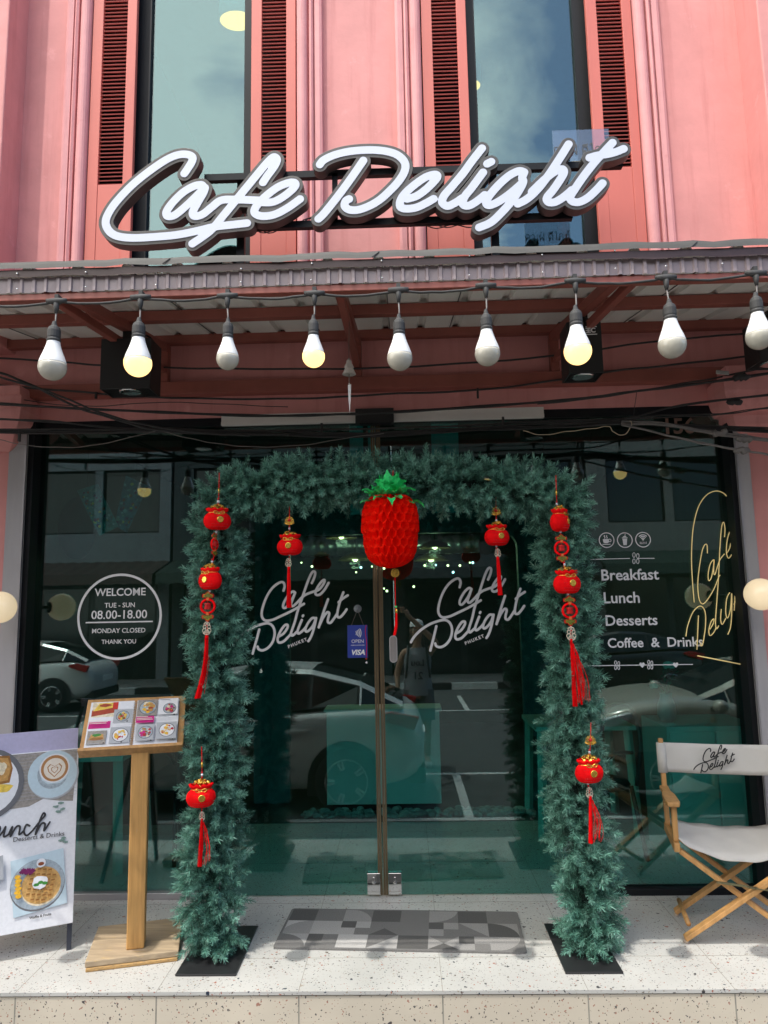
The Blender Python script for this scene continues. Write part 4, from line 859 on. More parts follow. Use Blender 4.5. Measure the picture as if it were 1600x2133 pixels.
def O(x, y, Y=YO): return at(x, y, Y)
def orn(label, x, y, Y=YO): return thing('hanging_charm', label, 'hanging ornament', O(x, y, Y), 'red charms hung on the garland arch')
SB = 1.0
# left long string
t = orn('long red charm string of two pouches on the left garland leg', 457, 985)
cord([O(457, 985), O(456, 1020), O(455, 1062)], t, goldat=O(456, 1022)); beads(O(455, 1045), t); pouch(O(453, 1080), SB, t, .5); beads(O(451, 1108), t, .8)
ring_charm(O(447, 1134), .85, t, 1.25); cord([O(450, 1105), O(446, 1158), O(441, 1185)], t); beads(O(442, 1170), t, .8); pouch(O(438, 1204), SB, t, -.55); beads(O(437, 1231), t, .8)
ring_charm(O(433, 1263), 1.05, t, .0); openwork(O(431, 1309), .95, t); cord([O(437, 1225), O(434, 1245)], t); cord([O(433, 1280), O(431, 1330)], t); tassel(O(431, 1326), O(412, 1455), t, .012, 4, 40, .012)
# right long string
t = orn('long red charm string of two pouches and two rings on the right garland leg', 1158, 990)
cord([O(1158, 990), O(1159, 1030), O(1161, 1062)], t, goldat=O(1159, 1026)); beads(O(1160, 1050), t, .8); pouch(O(1166, 1083), SB*1.02, t, 1.0); beads(O(1168, 1108), t, .8)
ring_charm(O(1170, 1142), 1.0, t); cord([O(1167, 1104), O(1169, 1122)], t); cord([O(1172, 1162), O(1176, 1190)], t); beads(O(1176, 1176), t, .8); pouch(O(1181, 1211), SB*1.05, t, .35); beads(O(1183, 1238), t, .8)
ring_charm(O(1187, 1272), 1.05, t); openwork(O(1190, 1320), 1.0, t); cord([O(1184, 1235), O(1187, 1252)], t); cord([O(1188, 1292), O(1190, 1340)], t); tassel(O(1190, 1334), O(1198, 1472), t, .009, 14, 34); tassel(O(1196, 1360), O(1213, 1468), t, .004, 6, 9)
# low singles
t = orn('single red pouch charm low on the left garland leg', 421, 1568)
cord([O(420, 1555), O(421, 1590), O(421, 1630)], t, goldat=O(421, 1593)); beads(O(421, 1614), t, .8); pouch(O(419, 1655), SB, t, .25); beads(O(421, 1680), t, .8); openwork(O(421, 1700), .62, t); cord([O(420, 1675), O(421, 1712)], t); tassel(O(421, 1708), O(416, 1805), t, .009, 9, 34)
t = orn('single red pouch charm low on the right garland leg', 1231, 1512)
cord([O(1231, 1505), O(1230, 1550), O(1228, 1580)], t); lotus(O(1230, 1541), t); beads(O(1228, 1567), t, .8); pouch(O(1227, 1604), SB, t, .2); beads(O(1225, 1632), t, .8); openwork(O(1228, 1651), .72, t); cord([O(1226, 1625), O(1228, 1665)], t); tassel(O(1230, 1661), O(1231, 1757), t, .009, 10, 34)
# inner pair hanging from the cross piece
YI = GY-.06
t = orn('red pouch charm hanging free over the left glass door', 603, 1060, YI); c_ = lambda x, y: O(x, y, YI)
cord([c_(603, 1055), c_(603, 1100), c_(603, 1120)], t); lotus(c_(603, 1084), t); beads(c_(603, 1101), t, .75); pouch(c_(604, 1134), SB*.98, t, -.15); beads(c_(603, 1155), t, .75); openwork(c_(601, 1172), .68, t); cord([c_(603, 1150), c_(602, 1185)], t); tassel(c_(602, 1183), c_(602, 1266), t, .010, 0, 40)
t = orn('red pouch charm hanging free over the right glass door', 1033, 1042, YI)
cord([c_(1033, 1035), c_(1034, 1080), c_(1035, 1100)], t); lotus(c_(1033, 1064), t); beads(c_(1034, 1084), t, .75); pouch(c_(1035, 1114), SB*.98, t, .35); beads(c_(1034, 1138), t, .75); openwork(c_(1037, 1152), .68, t); cord([c_(1035, 1130), c_(1037, 1165)], t); tassel(c_(1037, 1162), c_(1042, 1240), t, .010, 0, 40)

# ------------------------------------------------------------------ honeycomb paper pineapple
YP = GY-.20; pc = at(813, 1108, YP)
HON = bpy.data.materials.new('red_tissue_paper'); HON.use_nodes = True; _t = HON.node_tree; _t.nodes.clear()
_d = N('ShaderNodeBsdfDiffuse', _t); _d.inputs[0].default_value = (.95, .022, .008, 1); _s = N('ShaderNodeBsdfTranslucent', _t); _s.inputs[0].default_value = (.98, .03, .012, 1); _m = N('ShaderNodeMixShader', _t); _m.inputs[0].default_value = .62
_o = N('ShaderNodeOutputMaterial', _t); _t.links.new(_d.outputs[0], _m.inputs[1]); _t.links.new(_s.outputs[0], _m.inputs[2]); _t.links.new(_m.outputs[0], _o.inputs[0])
LEAF = mat('green_crepe_leaf', (0.02, 0.56, 0.14), 0.4, var=.22, scale=22)
t = thing('paper_pineapple', 'red honeycomb paper pineapple with a green leaf crown hanging at the centre of the arch', 'paper decoration', pc)
H = .172
def prof(z):
    u = (z+H)/(2*H); s = abs(2*u-1.06)/1.06; return .136*max(.02, 1-s**4.2)**.5*(1-.10*(1-u) if u < .5 else 1.0-.05*(u-.5))
NS, NZ = 40, 36; q = MB(); dth = 2*math.pi/NS
for i in range(NS):
    vs = []
    for k in range(NZ+1):
        z = -H+2*H*k/NZ; R = max(.004, prof(z)); ph = math.cos(k*math.pi/4)*(1 if i % 2 else -1)
        for f, amp in ((.76, .0), (.86, .30), (.94, .46), (1.0, .5)):
            rr = R*f+(RNG.uniform(0, .004) if f == 1 else 0); a = i*dth+amp*dth*max(-1, min(1, ph*1.6)); vs.append(pc+Vector((rr*math.cos(a), rr*math.sin(a), z+.0)))
    q.add(vs, [(4*k+j, 4*k+j+1, 4*k+5+j, 4*k+4+j) for k in range(NZ) for j in range(3)], HON)
q.lathe([(max(.002, prof(-H+2*H*k/16)*.80), -H+2*H*k/16) for k in range(17)], pc, HON, 24)
q.build('fruit', t)
q = MB()
for k in range(54):
    tier = k//14; a = k*2.39996; el = (.22, .62, 1.0, 1.3)[min(tier, 3)]+RNG.normal(0, .08); L = (.128, .120, .112, .10)[min(tier, 3)]*RNG.uniform(.85, 1.1); w = .024
    base = pc+Vector((.028*math.cos(a), .028*math.sin(a), H-.020+.014*tier)); ca, sa = math.cos(a), math.sin(a); vs = []; nn = 9
    for j in range(nn):
        f = j/(nn-1); r = L*f*math.cos(el); z = L*f*math.sin(el)-.055*f**2.2*math.cos(el)+.006*math.sin(f*9+k); ww = w*math.sin(math.pi*min(1, (.18+.82*f)*.97))*(1+.20*(-1)**j)
        vs += [base+Vector((r*ca-ww*sa, r*sa+ww*ca, z+.004)), base+Vector((r*ca, r*sa, z-.003)), base+Vector((r*ca+ww*sa, r*sa-ww*ca, z+.004))]
    q.add(vs, [(3*j+i, 3*j+i+1, 3*j+4+i, 3*j+3+i) for j in range(nn-1) for i in (0, 1)], LEAF)
q.build('leaf_crown', t)
pp = lambda x, y: at(x, y, YP)
cord([pp(819, 980), pp(818, 1010)], t, .0014)
cord([pp(822, 1168), pp(823, 1195), pp(824, 1262), pp(825, 1300)], t, .0016)
q = MB(); c = pp(823, 1193); q.prism([(p.x, p.y) for p in crom([(x, y, 0) for x, y in ((-.018, .008), (-.02, -.008), (-.008, -.02), (.008, -.02), (.02, -.008), (.018, .008), (.01, .018), (-.01, .018))], 3, closed=True)], lambda x, z: (c.x+x, c.y, c.z+z), (0, -.004, 0), GOLD)
for dz in (-.006, 0, .007): q.bx(c.x-.009, c.x+.009, c.y-.0055, c.y-.004, c.z+dz-.0012, c.z+dz+.0012, mat('dull_gold', (.4, .22, .03), .4, .6))
q.build('gold_charm', t)
q = MB(); q.ball(pp(825, 1264), .0055, mat('jade_bead', (.05, .6, .15), .3), 12, 8); q.tube([pp(826, 1268), pp(826, 1277)], .005, GOLD, 8); q.build('bead', t)
tassel(pp(826, 1278), pp(822, 1324), t, .006, 0, 20, .004)
# ------------------------------------------------------------------ small vector pictures used on the printed things
PIC = {k: mat('print_'+k, c, .45, var=.32 if k in ('toast', 'crust', 'egg', 'mango', 'meat', 'purple', 'berry', 'waffle', 'wood', 'cream', 'syrup', 'leaf', 'plate') else .07, scale=70) for k, c in dict(white=(.74, .74, .76), grey=(.40, .41, .43), dark=(.035, .033, .035), navy=(.10, .14, .18), plate=(.34, .40, .44), rim=(.14, .14, .15), cream=(.72, .62, .44), coffee=(.42, .20, .07), milk=(.78, .70, .60), toast=(.50, .27, .08), crust=(.30, .13, .03), egg=(.75, .52, .08), mango=(.80, .42, .03), meat=(.35, .05, .02), purple=(.14, .01, .08), pink=(.56, .01, .20), berry=(.42, .015, .03), leaf=(.05, .24, .04), sage=(.20, .30, .26), wood=(.30, .27, .24), blue=(.50, .62, .68), lilac=(.45, .42, .58), red=(.55, .03, .02), waffle=(.62, .36, .12), syrup=(.24, .06, .02)).items()}
class Sheet:
    """flat print: polygons laid on a plane a hair above one another"""
    def __init__(s, o, u, v, n): s.o, s.u, s.v, s.n = Vector(o), Vector(u), Vector(v), Vector(n); s.q = MB(); s.k = 0
    def P(s, a, b, h=0): return s.o+s.u*a+s.v*b+s.n*h
    def poly(s, pts, c):
        s.k += 1; h = .0006+.00012*s.k; s.q.add([s.P(a, b, h) for a, b in pts], [tuple(range(len(pts)))], PIC[c]); return s
    def disc(s, a, b, r, c, ry=None, n=28, a0=0, a1=360): return s.poly([(a+r*math.cos(t), b+(ry or r)*math.sin(t)) for t in [math.radians(a0+(a1-a0)*k/n) for k in range(n if a1-a0 == 360 else n+1)]], c)
    def rect(s, a0, a1, b0, b1, c): return s.poly([(a0, b0), (a1, b0), (a1, b1), (a0, b1)], c)
    def blob(s, a, b, r, c, ry=None, j=.18, n=16): return s.poly([(a+r*k_*math.cos(t), b+(ry or r)*k_*math.sin(t)) for t, k_ in [(2*math.pi*k/n, 1+RNG.uniform(-j, j)) for k in range(n)]], c)
    def geo(s, g, a, b, c, rot=0.0):
        s.k += 1; X = s.u.normalized(); Y = s.v.normalized(); M = Matrix(((X.x, Y.x, s.n.x), (X.y, Y.y, s.n.y), (X.z, Y.z, s.n.z))).to_4x4()
        s.q.geo(g, Matrix.Translation(s.P(a, b, .0012+.00012*s.k)) @ M @ Matrix.Rotation(rot, 4, 'Z'), PIC[c])
    def loc(s, px, py): d = atp(px, py, s.o, s.n)-s.o; return (d.dot(s.u), d.dot(s.v))
def dish(S, a, b, r, kind):
    S.disc(a, b, r, 'rim'); S.disc(a, b, r*.9, 'plate' if kind != 2 else 'white')
    for k in range(26): t = RNG.uniform(0, 6.28); d = r*.66*math.sqrt(RNG.random()); S.blob(a+d*math.cos(t), b+d*math.sin(t), r*RNG.uniform(.10, .24), [('toast', 'egg', 'meat', 'mango', 'cream'), ('berry', 'cream', 'toast', 'syrup', 'pink'), ('mango', 'waffle', 'berry', 'white', 'egg'), ('meat', 'toast', 'leaf', 'egg', 'red')][kind][k % 5], n=9)

# ------------------------------------------------------------------ menu stand
a15 = math.radians(14.5); U = Vector((math.cos(a15), math.sin(a15), 0)); V = Vector((-math.sin(a15), math.cos(a15), 0))
fl = atz(176, 2026, 0)
def G(u, v, z, o=None): return (o or fl)+U*u+V*v+Vector((0, 0, z))
OLDW = mat('weathered_board', (0.36, 0.27, 0.17), 0.75, var=.30, scale=5, stretch=(1.2, 9, 9), bump=.4, bscale=30, dirt=((.50, .34, .14), 7, .58, .1))
OLDW2 = mat('chipped_varnish_edge', (0.42, 0.25, 0.09), 0.7, var=.35, scale=6, stretch=(2, 20, 30), bump=.5, bscale=30, dirt=((.16, .13, .09), 9, .55, .08))
WOODP = mat('worn_post_wood', (0.50, 0.27, 0.085), 0.55, var=.22, scale=6, stretch=(8, 8, .7), bump=.12, bscale=30, dirt=((.34, .26, .17), 22, .66, .05), streak=((.30, .14, .04), 5.0, (16, 16, .6), .50, .2, .6))
ms = thing('menu_stand', 'wooden lectern stand with a worn base board and a sloping tray holding a menu', 'menu stand', G(.2, .2, 0))
def obx(q, u0, u1, v0, v1, z0, z1, m_, o=None):
    vs = [G(u, v, z, o) for z in (z0, z1) for v in (v0, v1) for u in (u0, u1)]
    q.add(vs, [(0, 2, 3, 1), (4, 5, 7, 6), (0, 1, 5, 4), (2, 6, 7, 3), (0, 4, 6, 2), (1, 3, 7, 5)], m_)
q = MB(); obx(q, 0, .405, 0, .37, .018, .045, OLDW); obx(q, .004, .401, -.004, .366, .0, .017, OLDW2); q.build('base_board', ms, bevel=.004)
pb = atz(283, 1972, .045); up = (pb-fl).dot(U); vp = (pb-fl).dot(V)
tl = at(163, 1574, -.78); tw = .475; tilt = math.radians(47); TU = U; TV = V*math.cos(tilt)+Vector((0, 0, 1))*math.sin(tilt); TN = TU.cross(TV)
q = MB(); obx(q, up-.040, up+.040, vp-.03, vp+.05, .045, (tl.z+.01), WOODP); q.build('post', ms, bevel=.006)
def TP(a, b, h): return tl+TU*a+TV*b+TN*h
def tbx(q, a0, a1, b0, b1, h0, h1, m_):
    vs = [TP(a, b, h) for h in (h0, h1) for b in (b0, b1) for a in (a0, a1)]
    q.add(vs, [(0, 2, 3, 1), (4, 5, 7, 6), (0, 1, 5, 4), (2, 6, 7, 3), (0, 4, 6, 2), (1, 3, 7, 5)], m_)
q = MB(); tbx(q, 0, tw, .016, .315, -.02, 0, WOOD); q.build('tray', ms, bevel=.003)
q = MB(); tbx(q, 0, tw, -.002, .015, -.02, .040, WOOD); q.build('tray_lip', ms, bevel=.003)
mn = thing('menu_book', 'open spiral bound menu with food photographs on the wooden tray', 'menu', TP(tw/2, .15, .005))
q = MB()
for a0, a1 in ((.02, .226), (.240, .445)): tbx(q, a0, a1, .022, .29, .001, .010, PIC['white'])
pg = q.build('page', mn, bevel=.001)
S = Sheet(TP(0, 0, .010), TU, TV, TN)
S.rect(.03, .150, .20, .285, 'cream'); S.poly([(.03, .205), (.15, .225), (.15, .26), (.03, .24)], 'meat'); S.poly([(.035, .235), (.14, .255), (.13, .283), (.06, .28)], 'egg'); S.blob(.09, .268, .03, 'meat', .01); S.rect(.125, .15, .245, .285, 'red'); S.rect(.155, .222, .245, .285, 'white')
S.rect(.025, .125, .135, .175, 'pink'); S.rect(.135, .222, .16, .24, 'grey'); dish(S, .178, .20, .032, 3)
S.rect(.028, .115, .045, .12, 'wood'); S.poly([(.035, .07), (.105, .07), (.10, .10), (.045, .10)], 'toast'); S.blob(.07, .095, .02, 'leaf', .008); S.blob(.07, .075, .03, 'crust', .008)
S.rect(.13, .222, .045, .135, 'grey'); dish(S, .178, .09, .038, 2)
S.rect(.245, .34, .19, .285, 'wood'); dish(S, .295, .238, .042, 0); S.rect(.345, .44, .19, .285, 'white'); dish(S, .40, .225, .032, 1); S.poly([(.345, .28), (.40, .272), (.40, .276), (.345, .284)], 'grey')
S.rect(.245, .33, .145, .182, 'pink'); S.rect(.25, .335, .045, .135, 'grey'); dish(S, .295, .09, .036, 1); S.rect(.345, .44, .045, .14, 'grey'); dish(S, .395, .095, .038, 2)
for a, b, w in ((.145, .15, .06), (.145, .143, .05), (.03, .036, .06), (.14, .036, .06), (.35, .175, .07), (.35, .168, .05), (.26, .036, .05), (.35, .034, .06)): S.rect(a, a+w, b, b+.0025, 'grey')
for a, b, w in ((.03, .164, .06), (.03, .155, .085), (.03, .147, .08), (.25, .172, .05), (.25, .163, .07), (.25, .155, .075)): S.rect(a, a+w, b, b+.003, 'milk')
for a, b in ((.205, .153), (.11, .037), (.19, .037), (.425, .178), (.325, .037), (.425, .037)): S.disc(a, b, .004, 'dark', n=10)
S.q.build('print', pg)
q = MB()
for k in range(26): b = .03+k*.0098; q.tube([TP(.233+.009*math.cos(t), b, .011+.007*math.sin(t)) for t in [math.pi*(j/8)*1.0 for j in range(9)]], .0013, CHROME, 5)
q.build('spiral_binding', mn)

# ------------------------------------------------------------------ A-board on the left
br = atz(152, 1922, .12); an = math.radians(26); BU = Vector((math.cos(an), math.sin(an), 0)); bv = Vector((-math.sin(an), math.cos(an), 0)); BV = (Vector((0, 0, 1))+bv*.125).normalized(); BN = BU.cross(BV)
bw = .62; bo = br-BU*bw
ab = thing('menu_board', 'standing advertising board with coffee and waffle pictures and a lilac header at the left edge', 'sandwich board', bo+BU*bw/2-Vector((0, 0, .12)))
def BP_(a, b, h=0): return bo+BU*a+BV*b+BN*h
def bbx(q, a0, a1, b0, b1, h0, h1, m_):
    vs = [BP_(a, b, h) for h in (h0, h1) for b in (b0, b1) for a in (a0, a1)]
    q.add(vs, [(0, 2, 3, 1), (4, 5, 7, 6), (0, 1, 5, 4), (2, 6, 7, 3), (0, 4, 6, 2), (1, 3, 7, 5)], m_)
hz_ = Sheet(BP_(0, 0), BU, BV, BN); ht = hz_.loc(155, 1559)[1]; hh = hz_.loc(155, 1517)[1]
GALV = mat('dark_steel_leg', (.05, .055, .07), .5, .4, var=.2)
q = MB(); bbx(q, 0, bw, 0, ht, -.012, 0, PIC['white']); q.build('panel', ab, bevel=.002)
q = MB(); bbx(q, 0, bw-.004, ht-.02, hh, -.026, -.014, PIC['lilac']); q.build('header', ab, bevel=.002)
for a in (.03, bw-.014):
    q = MB(); q.bar(BP_(a, -.125, -.020), BP_(a, ht-.03, -.020), .022, .014, GALV, BN); q.build('leg', ab)
    q = MB(); q.bar(BP_(a, hh-.05, -.04), BP_(a, hh-.05, -.04)+Vector((0, 0, -(BP_(a, hh-.05, -.04).z)))+bv*.30, .022, .014, GALV, BN); q.build('leg', ab)
S = hz_; L = S.loc
top = [L(-230, 1620), L(150, 1558), L(153, 1655)]
S.poly([(.004, ht-.004), (.004, L(0, 1690)[1]), L(20, 1686), L(60, 1680), L(90, 1664), L(125, 1668), L(152, 1668), (bw-.004, ht-.004)], 'wood')
for k in range(14): y = ht-.01-k*.016; S.rect(.004, bw-.004, y-.0012, y, 'grey')
c = L(110, 1612); r = L(110, 1612)[0]-L(58, 1612)[0]; S.disc(c[0]+.004, c[1]-.004, r*1.03, 'grey'); S.disc(*c, r, 'blue'); S.disc(*c, r*.62, 'plate')
c2 = L(114, 1600); r2 = (L(147, 1600)[0]-L(84, 1600)[0])/2; S.poly([(c2[0]+r2*x, c2[1]+r2*y) for x, y in ((-1, 0), (-.8, -.75), (-.4, -1.05), (.4, -1.05), (.8, -.75), (1, 0))], 'blue'); S.disc(*c2, r2, 'white'); S.disc(c2[0], c2[1], r2*.9, 'coffee'); S.disc(c2[0], c2[1]-.02*r2, r2*.72, 'milk')
for k, (s_, cc) in enumerate(((.52, 'coffee'), (.44, 'milk'), (.26, 'coffee'), (.20, 'milk'))): S.poly([(c2[0]+r2*s_*x, c2[1]-.1*r2+r2*s_*y) for x, y in ((0, -1), (.8, -.2), (.95, .4), (.6, .8), (0, .45), (-.6, .8), (-.95, .4), (-.8, -.2))], cc)
S.poly([L(146, 1598), L(153, 1594), L(153, 1600), L(147, 1604)], 'blue')
c = L(-30, 1635); r = L(50, 1635)[0]-c[0]; S.disc(*c, r, 'rim'); S.disc(*c, r*.86, 'white')
S.poly([L(-20, 1575), L(20, 1574), L(27, 1600), L(20, 1630), L(-30, 1640)], 'crust'); S.poly([L(-20, 1579), L(17, 1579), L(23, 1600), L(16, 1625), L(-30, 1634)], 'toast'); S.blob(*L(4, 1600), .02, 'cream', .028); S.blob(*L(5, 1642), .045, 'egg', .018)
br_ = [[(-60, 1735), (-25, 1725), (0, 1722), (-6, 1745), (6, 1732), (12, 1722), (8, 1742), (18, 1738)], [(18, 1738), (26, 1722), (22, 1742), (34, 1722), (42, 1722), (40, 1738), (50, 1730)], [(62, 1720), (55, 1718), (50, 1732), (56, 1740), (68, 1730)], [(68, 1730), (82, 1712), (94, 1698), (90, 1694), (82, 1712), (74, 1738), (86, 1716), (94, 1716), (92, 1730), (104, 1712)]]
g = stroke_geo([[(p.x, p.y) for p in crom([(*L(x, y), 0) for x, y in s_], 5)] for s_ in br_], .0042, .0003, .0015); S.geo(g, 0, 0, 'dark')
def btxt(s_, xa, ya, xb, yb, bold=0, c='dark'):
    a, b = L(xa, ya), L(xb, yb); S.geo(fit(text(s_, .05, bold=bold, ext=.0002), math.hypot(b[0]-a[0], b[1]-a[1])), (a[0]+b[0])/2, (a[1]+b[1])/2, c, math.atan2(b[1]-a[1], b[0]-a[0]))
btxt('Desserts & Drinks', 28, 1749, 134, 1736); btxt('Waffle & Fruits', 61, 1912, 107, 1903, .0012)
for (x, y) in ((127, 1672), (116, 1680), (130, 1685), (122, 1690), (128, 1750), (136, 1753), (132, 1745)): S.blob(*L(x, y), .013, 'sage', .006, .3)
S.poly([L(22, 1794), L(132, 1766), L(140, 1880), L(28, 1912)], 'blue')
c = L(79, 1841); r = (L(134, 1830)[0]-L(22, 1840)[0])/2; S.disc(c[0], c[1]-.004, r*1.02, 'rim', r*.98); S.disc(*c, r, 'plate', r*.94)
w_ = L(86, 1843); rw = r*.74; S.disc(w_[0], w_[1]-.008, rw, 'cream', rw*.95); S.disc(*w_, rw, 'waffle', rw*.95)
for k in range(-3, 4):
    for j in range(-3, 4):
        a_, b_ = k*rw*.27+j*rw*.05, j*rw*.25-k*rw*.05
        if math.hypot(a_, b_) < rw*.82: S.poly([(w_[0]+a_+x*rw*.09, w_[1]+b_+y*rw*.085) for x, y in ((-1, -1), (1, -1), (1, 1), (-1, 1))], 'toast'); S.poly([(w_[0]+a_+x*rw*.09, w_[1]+b_+y*rw*.085) for x, y in ((-1, .1), (1, .1), (1, 1), (-1, 1))], 'crust')
S.blob(w_[0]-.005, w_[1]+.012, rw*.40, 'white', rw*.34); 
for dx, dy in ((-.018, .0), (.0, .008), (.018, .002)): S.blob(w_[0]+dx-.003, w_[1]+dy+.006, .012, 'leaf', .007, .1)
for k in range(6): S.blob(*L(37+2*(k % 2), 1826+k*8), .014, 'mango', .009, .15)
for k in range(6): S.blob(*L(47+k*4.2, 1815-3*(k % 2)), .012, 'purple', .011, .3)
c3 = L(86, 1796); S.disc(*c3, .020, 'white'); S.disc(c3[0], c3[1]-.004, .013, 'syrup', .008)
S.poly([L(-80, 1805), L(7, 1780), L(8, 1830), L(-75, 1860)], 'grey'); S.disc(*L(-35, 1830), .06, 'rim')
S.q.build('poster', ab)

# ------------------------------------------------------------------ director's chair
CANV = mat('pale_canvas', (0.62, 0.59, 0.54), 0.85, var=.06, scale=5, bump=.8, bscale=420, dirt=((.50, .46, .40), 7, .62, .25))
cc = Vector((1.588, -.468, 0)); ca = -math.radians(12.2); CU = Vector((math.cos(ca), math.sin(ca), 0)); CV = Vector((-math.sin(ca), math.cos(ca), 0))
ch = thing('director_chair', 'folding wooden director chair with off white canvas seat and back at the right edge', 'chair', cc)
def K(u, v, z): return cc+CU*u+CV*v+Vector((0, 0, z))
def kb(q, a, b, w, h, up=(0, 0, 1), m_=WOOD): q.bar(K(*a), K(*b), w, h, m_, up)
HW = .275
for s_ in (-1, 1):
    q = MB(); kb(q, (s_*HW, -.17, .425), (s_*HW, .18, .425), .028, .042); q.build('seat_rail', ch, bevel=.004)
    q = MB(); kb(q, (s_*HW, .135, .445), (s_*(HW+.005), .165, .875), .024, .034, CV); q.build('back_post', ch, bevel=.004)
    q = MB(); kb(q, (s_*HW, -.13, .447), (s_*HW, -.13, .61), .026, .036, CV); q.build('front_post', ch, bevel=.004)
    q = MB()
    P = [(-.022, .155), (-.020, .05), (-.032, -.02), (-.034, -.15), (-.026, -.185), (.026, -.185), (.034, -.15), (.032, -.02), (.020, .05), (.022, .155)]
    q.prism(P, lambda a, b: K(s_*(HW+.005)+a, b, .615), (0, 0, .022), WOOD); q.build('armrest', ch, bevel=.005)
    q = MB(); kb(q, (s_*.262, -.165, .035), (s_*.262, .165, .035), .0, .0); q = MB(); q.tube([K(s_*.245, -.14, .075), K(s_*.245, .14, .075)], .012, WOOD, 10); q.build('foot_dowel', ch)
for v, dv_ in ((-.150, 0), (.150, 0)):
    for s_ in (-1, 1):
        q = MB(); w = v+s_*.013; kb(q, (-s_*.262, w, .406), (s_*.268, w, .018), .022, .045, CV); q.build('leg', ch, bevel=.004)
        q = MB(); q.lathe([(.013, 0), (.013, .012)], K(s_*.262, w, .0), mat('pale_foot_pad', (.5, .4, .32), .6), 12); q.build('foot_pad', ch)
    q = MB(); b = K(0, v-.028, .205); q.lathe([(.001, 0), (.007, 0), (.006, .004), (.001, .005)], b, CHROME, 10, M=Matrix.Rotation(math.pi/2, 3, 'X')); q.build('bolt', ch)
q = MB(); BR = mat('olive_steel_hinge', (.22, .20, .11), .4, .7, var=.3); kb(q, (-.115, -.178, .285), (.02, -.18, .275), .004, .022, CV, BR); kb(q, (.02, -.186, .275), (.115, -.178, .265), .004, .022, CV, BR); q.build('hinge_bar', ch)
q = MB(); n = 24; vs = []                             # sagging seat
for j in range(7):
    v = -.165+.33*j/6
    for i in range(n+1): f = i/n; s_ = 4*f*(1-f); vs.append(K(-.262+.524*f, v+.004*math.sin(f*9), .468-(.088-.066*(j/6)**.7)*s_**.8-.003*math.sin(i*.9+j*1.7)))
q.add(vs, [(j*(n+1)+i, j*(n+1)+i+1, (j+1)*(n+1)+i+1, (j+1)*(n+1)+i) for j in range(6) for i in range(n)], CANV, True)
o = q.build('seat', ch); sd = o.modifiers.new('th', 'SOLIDIFY'); sd.thickness = .004
q = MB(); vs = []
for j in range(7):
    z = .705+.150*j/6
    for i in range(n+1): f = i/n; vs.append(K(-HW-.014+(2*HW+.028)*f, .158+.014*math.sin(math.pi*f)+.003*math.sin(f*14+j*.7)+(-.022 if False else 0)+.03*(z-.7), z-.006*math.sin(math.pi*f)))
q.add(vs, [(j*(n+1)+i, j*(n+1)+i+1, (j+1)*(n+1)+i+1, (j+1)*(n+1)+i) for j in range(6) for i in range(n)], CANV, True)
o = q.build('backrest', ch); sd = o.modifiers.new('th', 'SOLIDIFY'); sd.thickness = .005; sd.offset = 0
for s_ in (-1, 1):                                   # canvas sleeves round the posts
    q = MB(); q.tube([K(s_*(HW+.003), .156, .703), K(s_*(HW+.005), .163, .853)], .024, CANV, 14); q.build('sleeve', o)
lx0 = at(1493, 1597, -.38); u0 = (lx0-cc).dot(CU); RZ = Matrix.Rotation(ca, 4, 'Z')
q = MB(); k = .165/1.0; gl2 = stroke_geo(LP, .0095, .0002, .0022); q.geo(gl2, Matrix.Translation(K(u0, .147, .777)) @ RZ @ UP @ Matrix.Scale(.30, 4), BLACKM); q.geo(PHK, Matrix.Translation(K(u0+.008, .147, .740)) @ RZ @ UP @ Matrix.Scale(.30, 4) @ Matrix.Rotation(.35, 4, 'Z'), BLACKM)
q.build('lettering', o)

# ------------------------------------------------------------------ door mat
MC = [mat('mat_%s' % n_, (c*1.35, c*1.3, c*1.22), .95, var=.35, scale=220, bump=.6, bscale=300) for n_, c in (('black', .065), ('charcoal', .12), ('grey', .20), ('taupe', .26), ('pale', .32))]
mc = [Vector(v) for v in ((-.672, -.615, 0), (.516, -.677, 0), (.567, -.241, 0), (-.618, -.172, 0))]
c0 = sum(mc, Vector())/4; ma = math.atan2(-.065, 1.186); MU = Vector((math.cos(ma), math.sin(ma), 0)); MV = Vector((-math.sin(ma), math.cos(ma), 0)); mw, mh = 1.19, .44
dm = thing('door_mat', 'grey patterned doormat of squares and quarter circles before the glass doors', 'doormat', c0)
mp_ = lambda a, b, z: c0+MU*a+MV*b+Vector((0, 0, z))
q = MB(); P = [(p.x, p.y) for p in []]; rr = .02
P = [(sx*(mw/2-rr)+rr*math.cos(t), sy*(mh/2-rr)+rr*math.sin(t)) for sx, sy, t0 in ((1, 1, 0), (-1, 1, 90), (-1, -1, 180), (1, -1, 270)) for t in [math.radians(t0+k*15) for k in range(7)]]
q.prism(P, lambda a, b: mp_(a, b, .001), (0, 0, .008), MC[1]); q.build('backing', dm)
q = MB(); lay = [0]
def mpoly(pts, c, h): q.add([mp_(max(-mw/2+.012, min(mw/2-.012, a)), max(-mh/2+.012, min(mh/2-.012, b)), .0092+h*.0004) for a, b in pts], [tuple(range(len(pts)))], MC[c])
cs_ = mh/3.0; nx_ = int(math.ceil(mw/cs_))
PAT = {(0, 2): 'a', }
pr_ = random.Random(5)
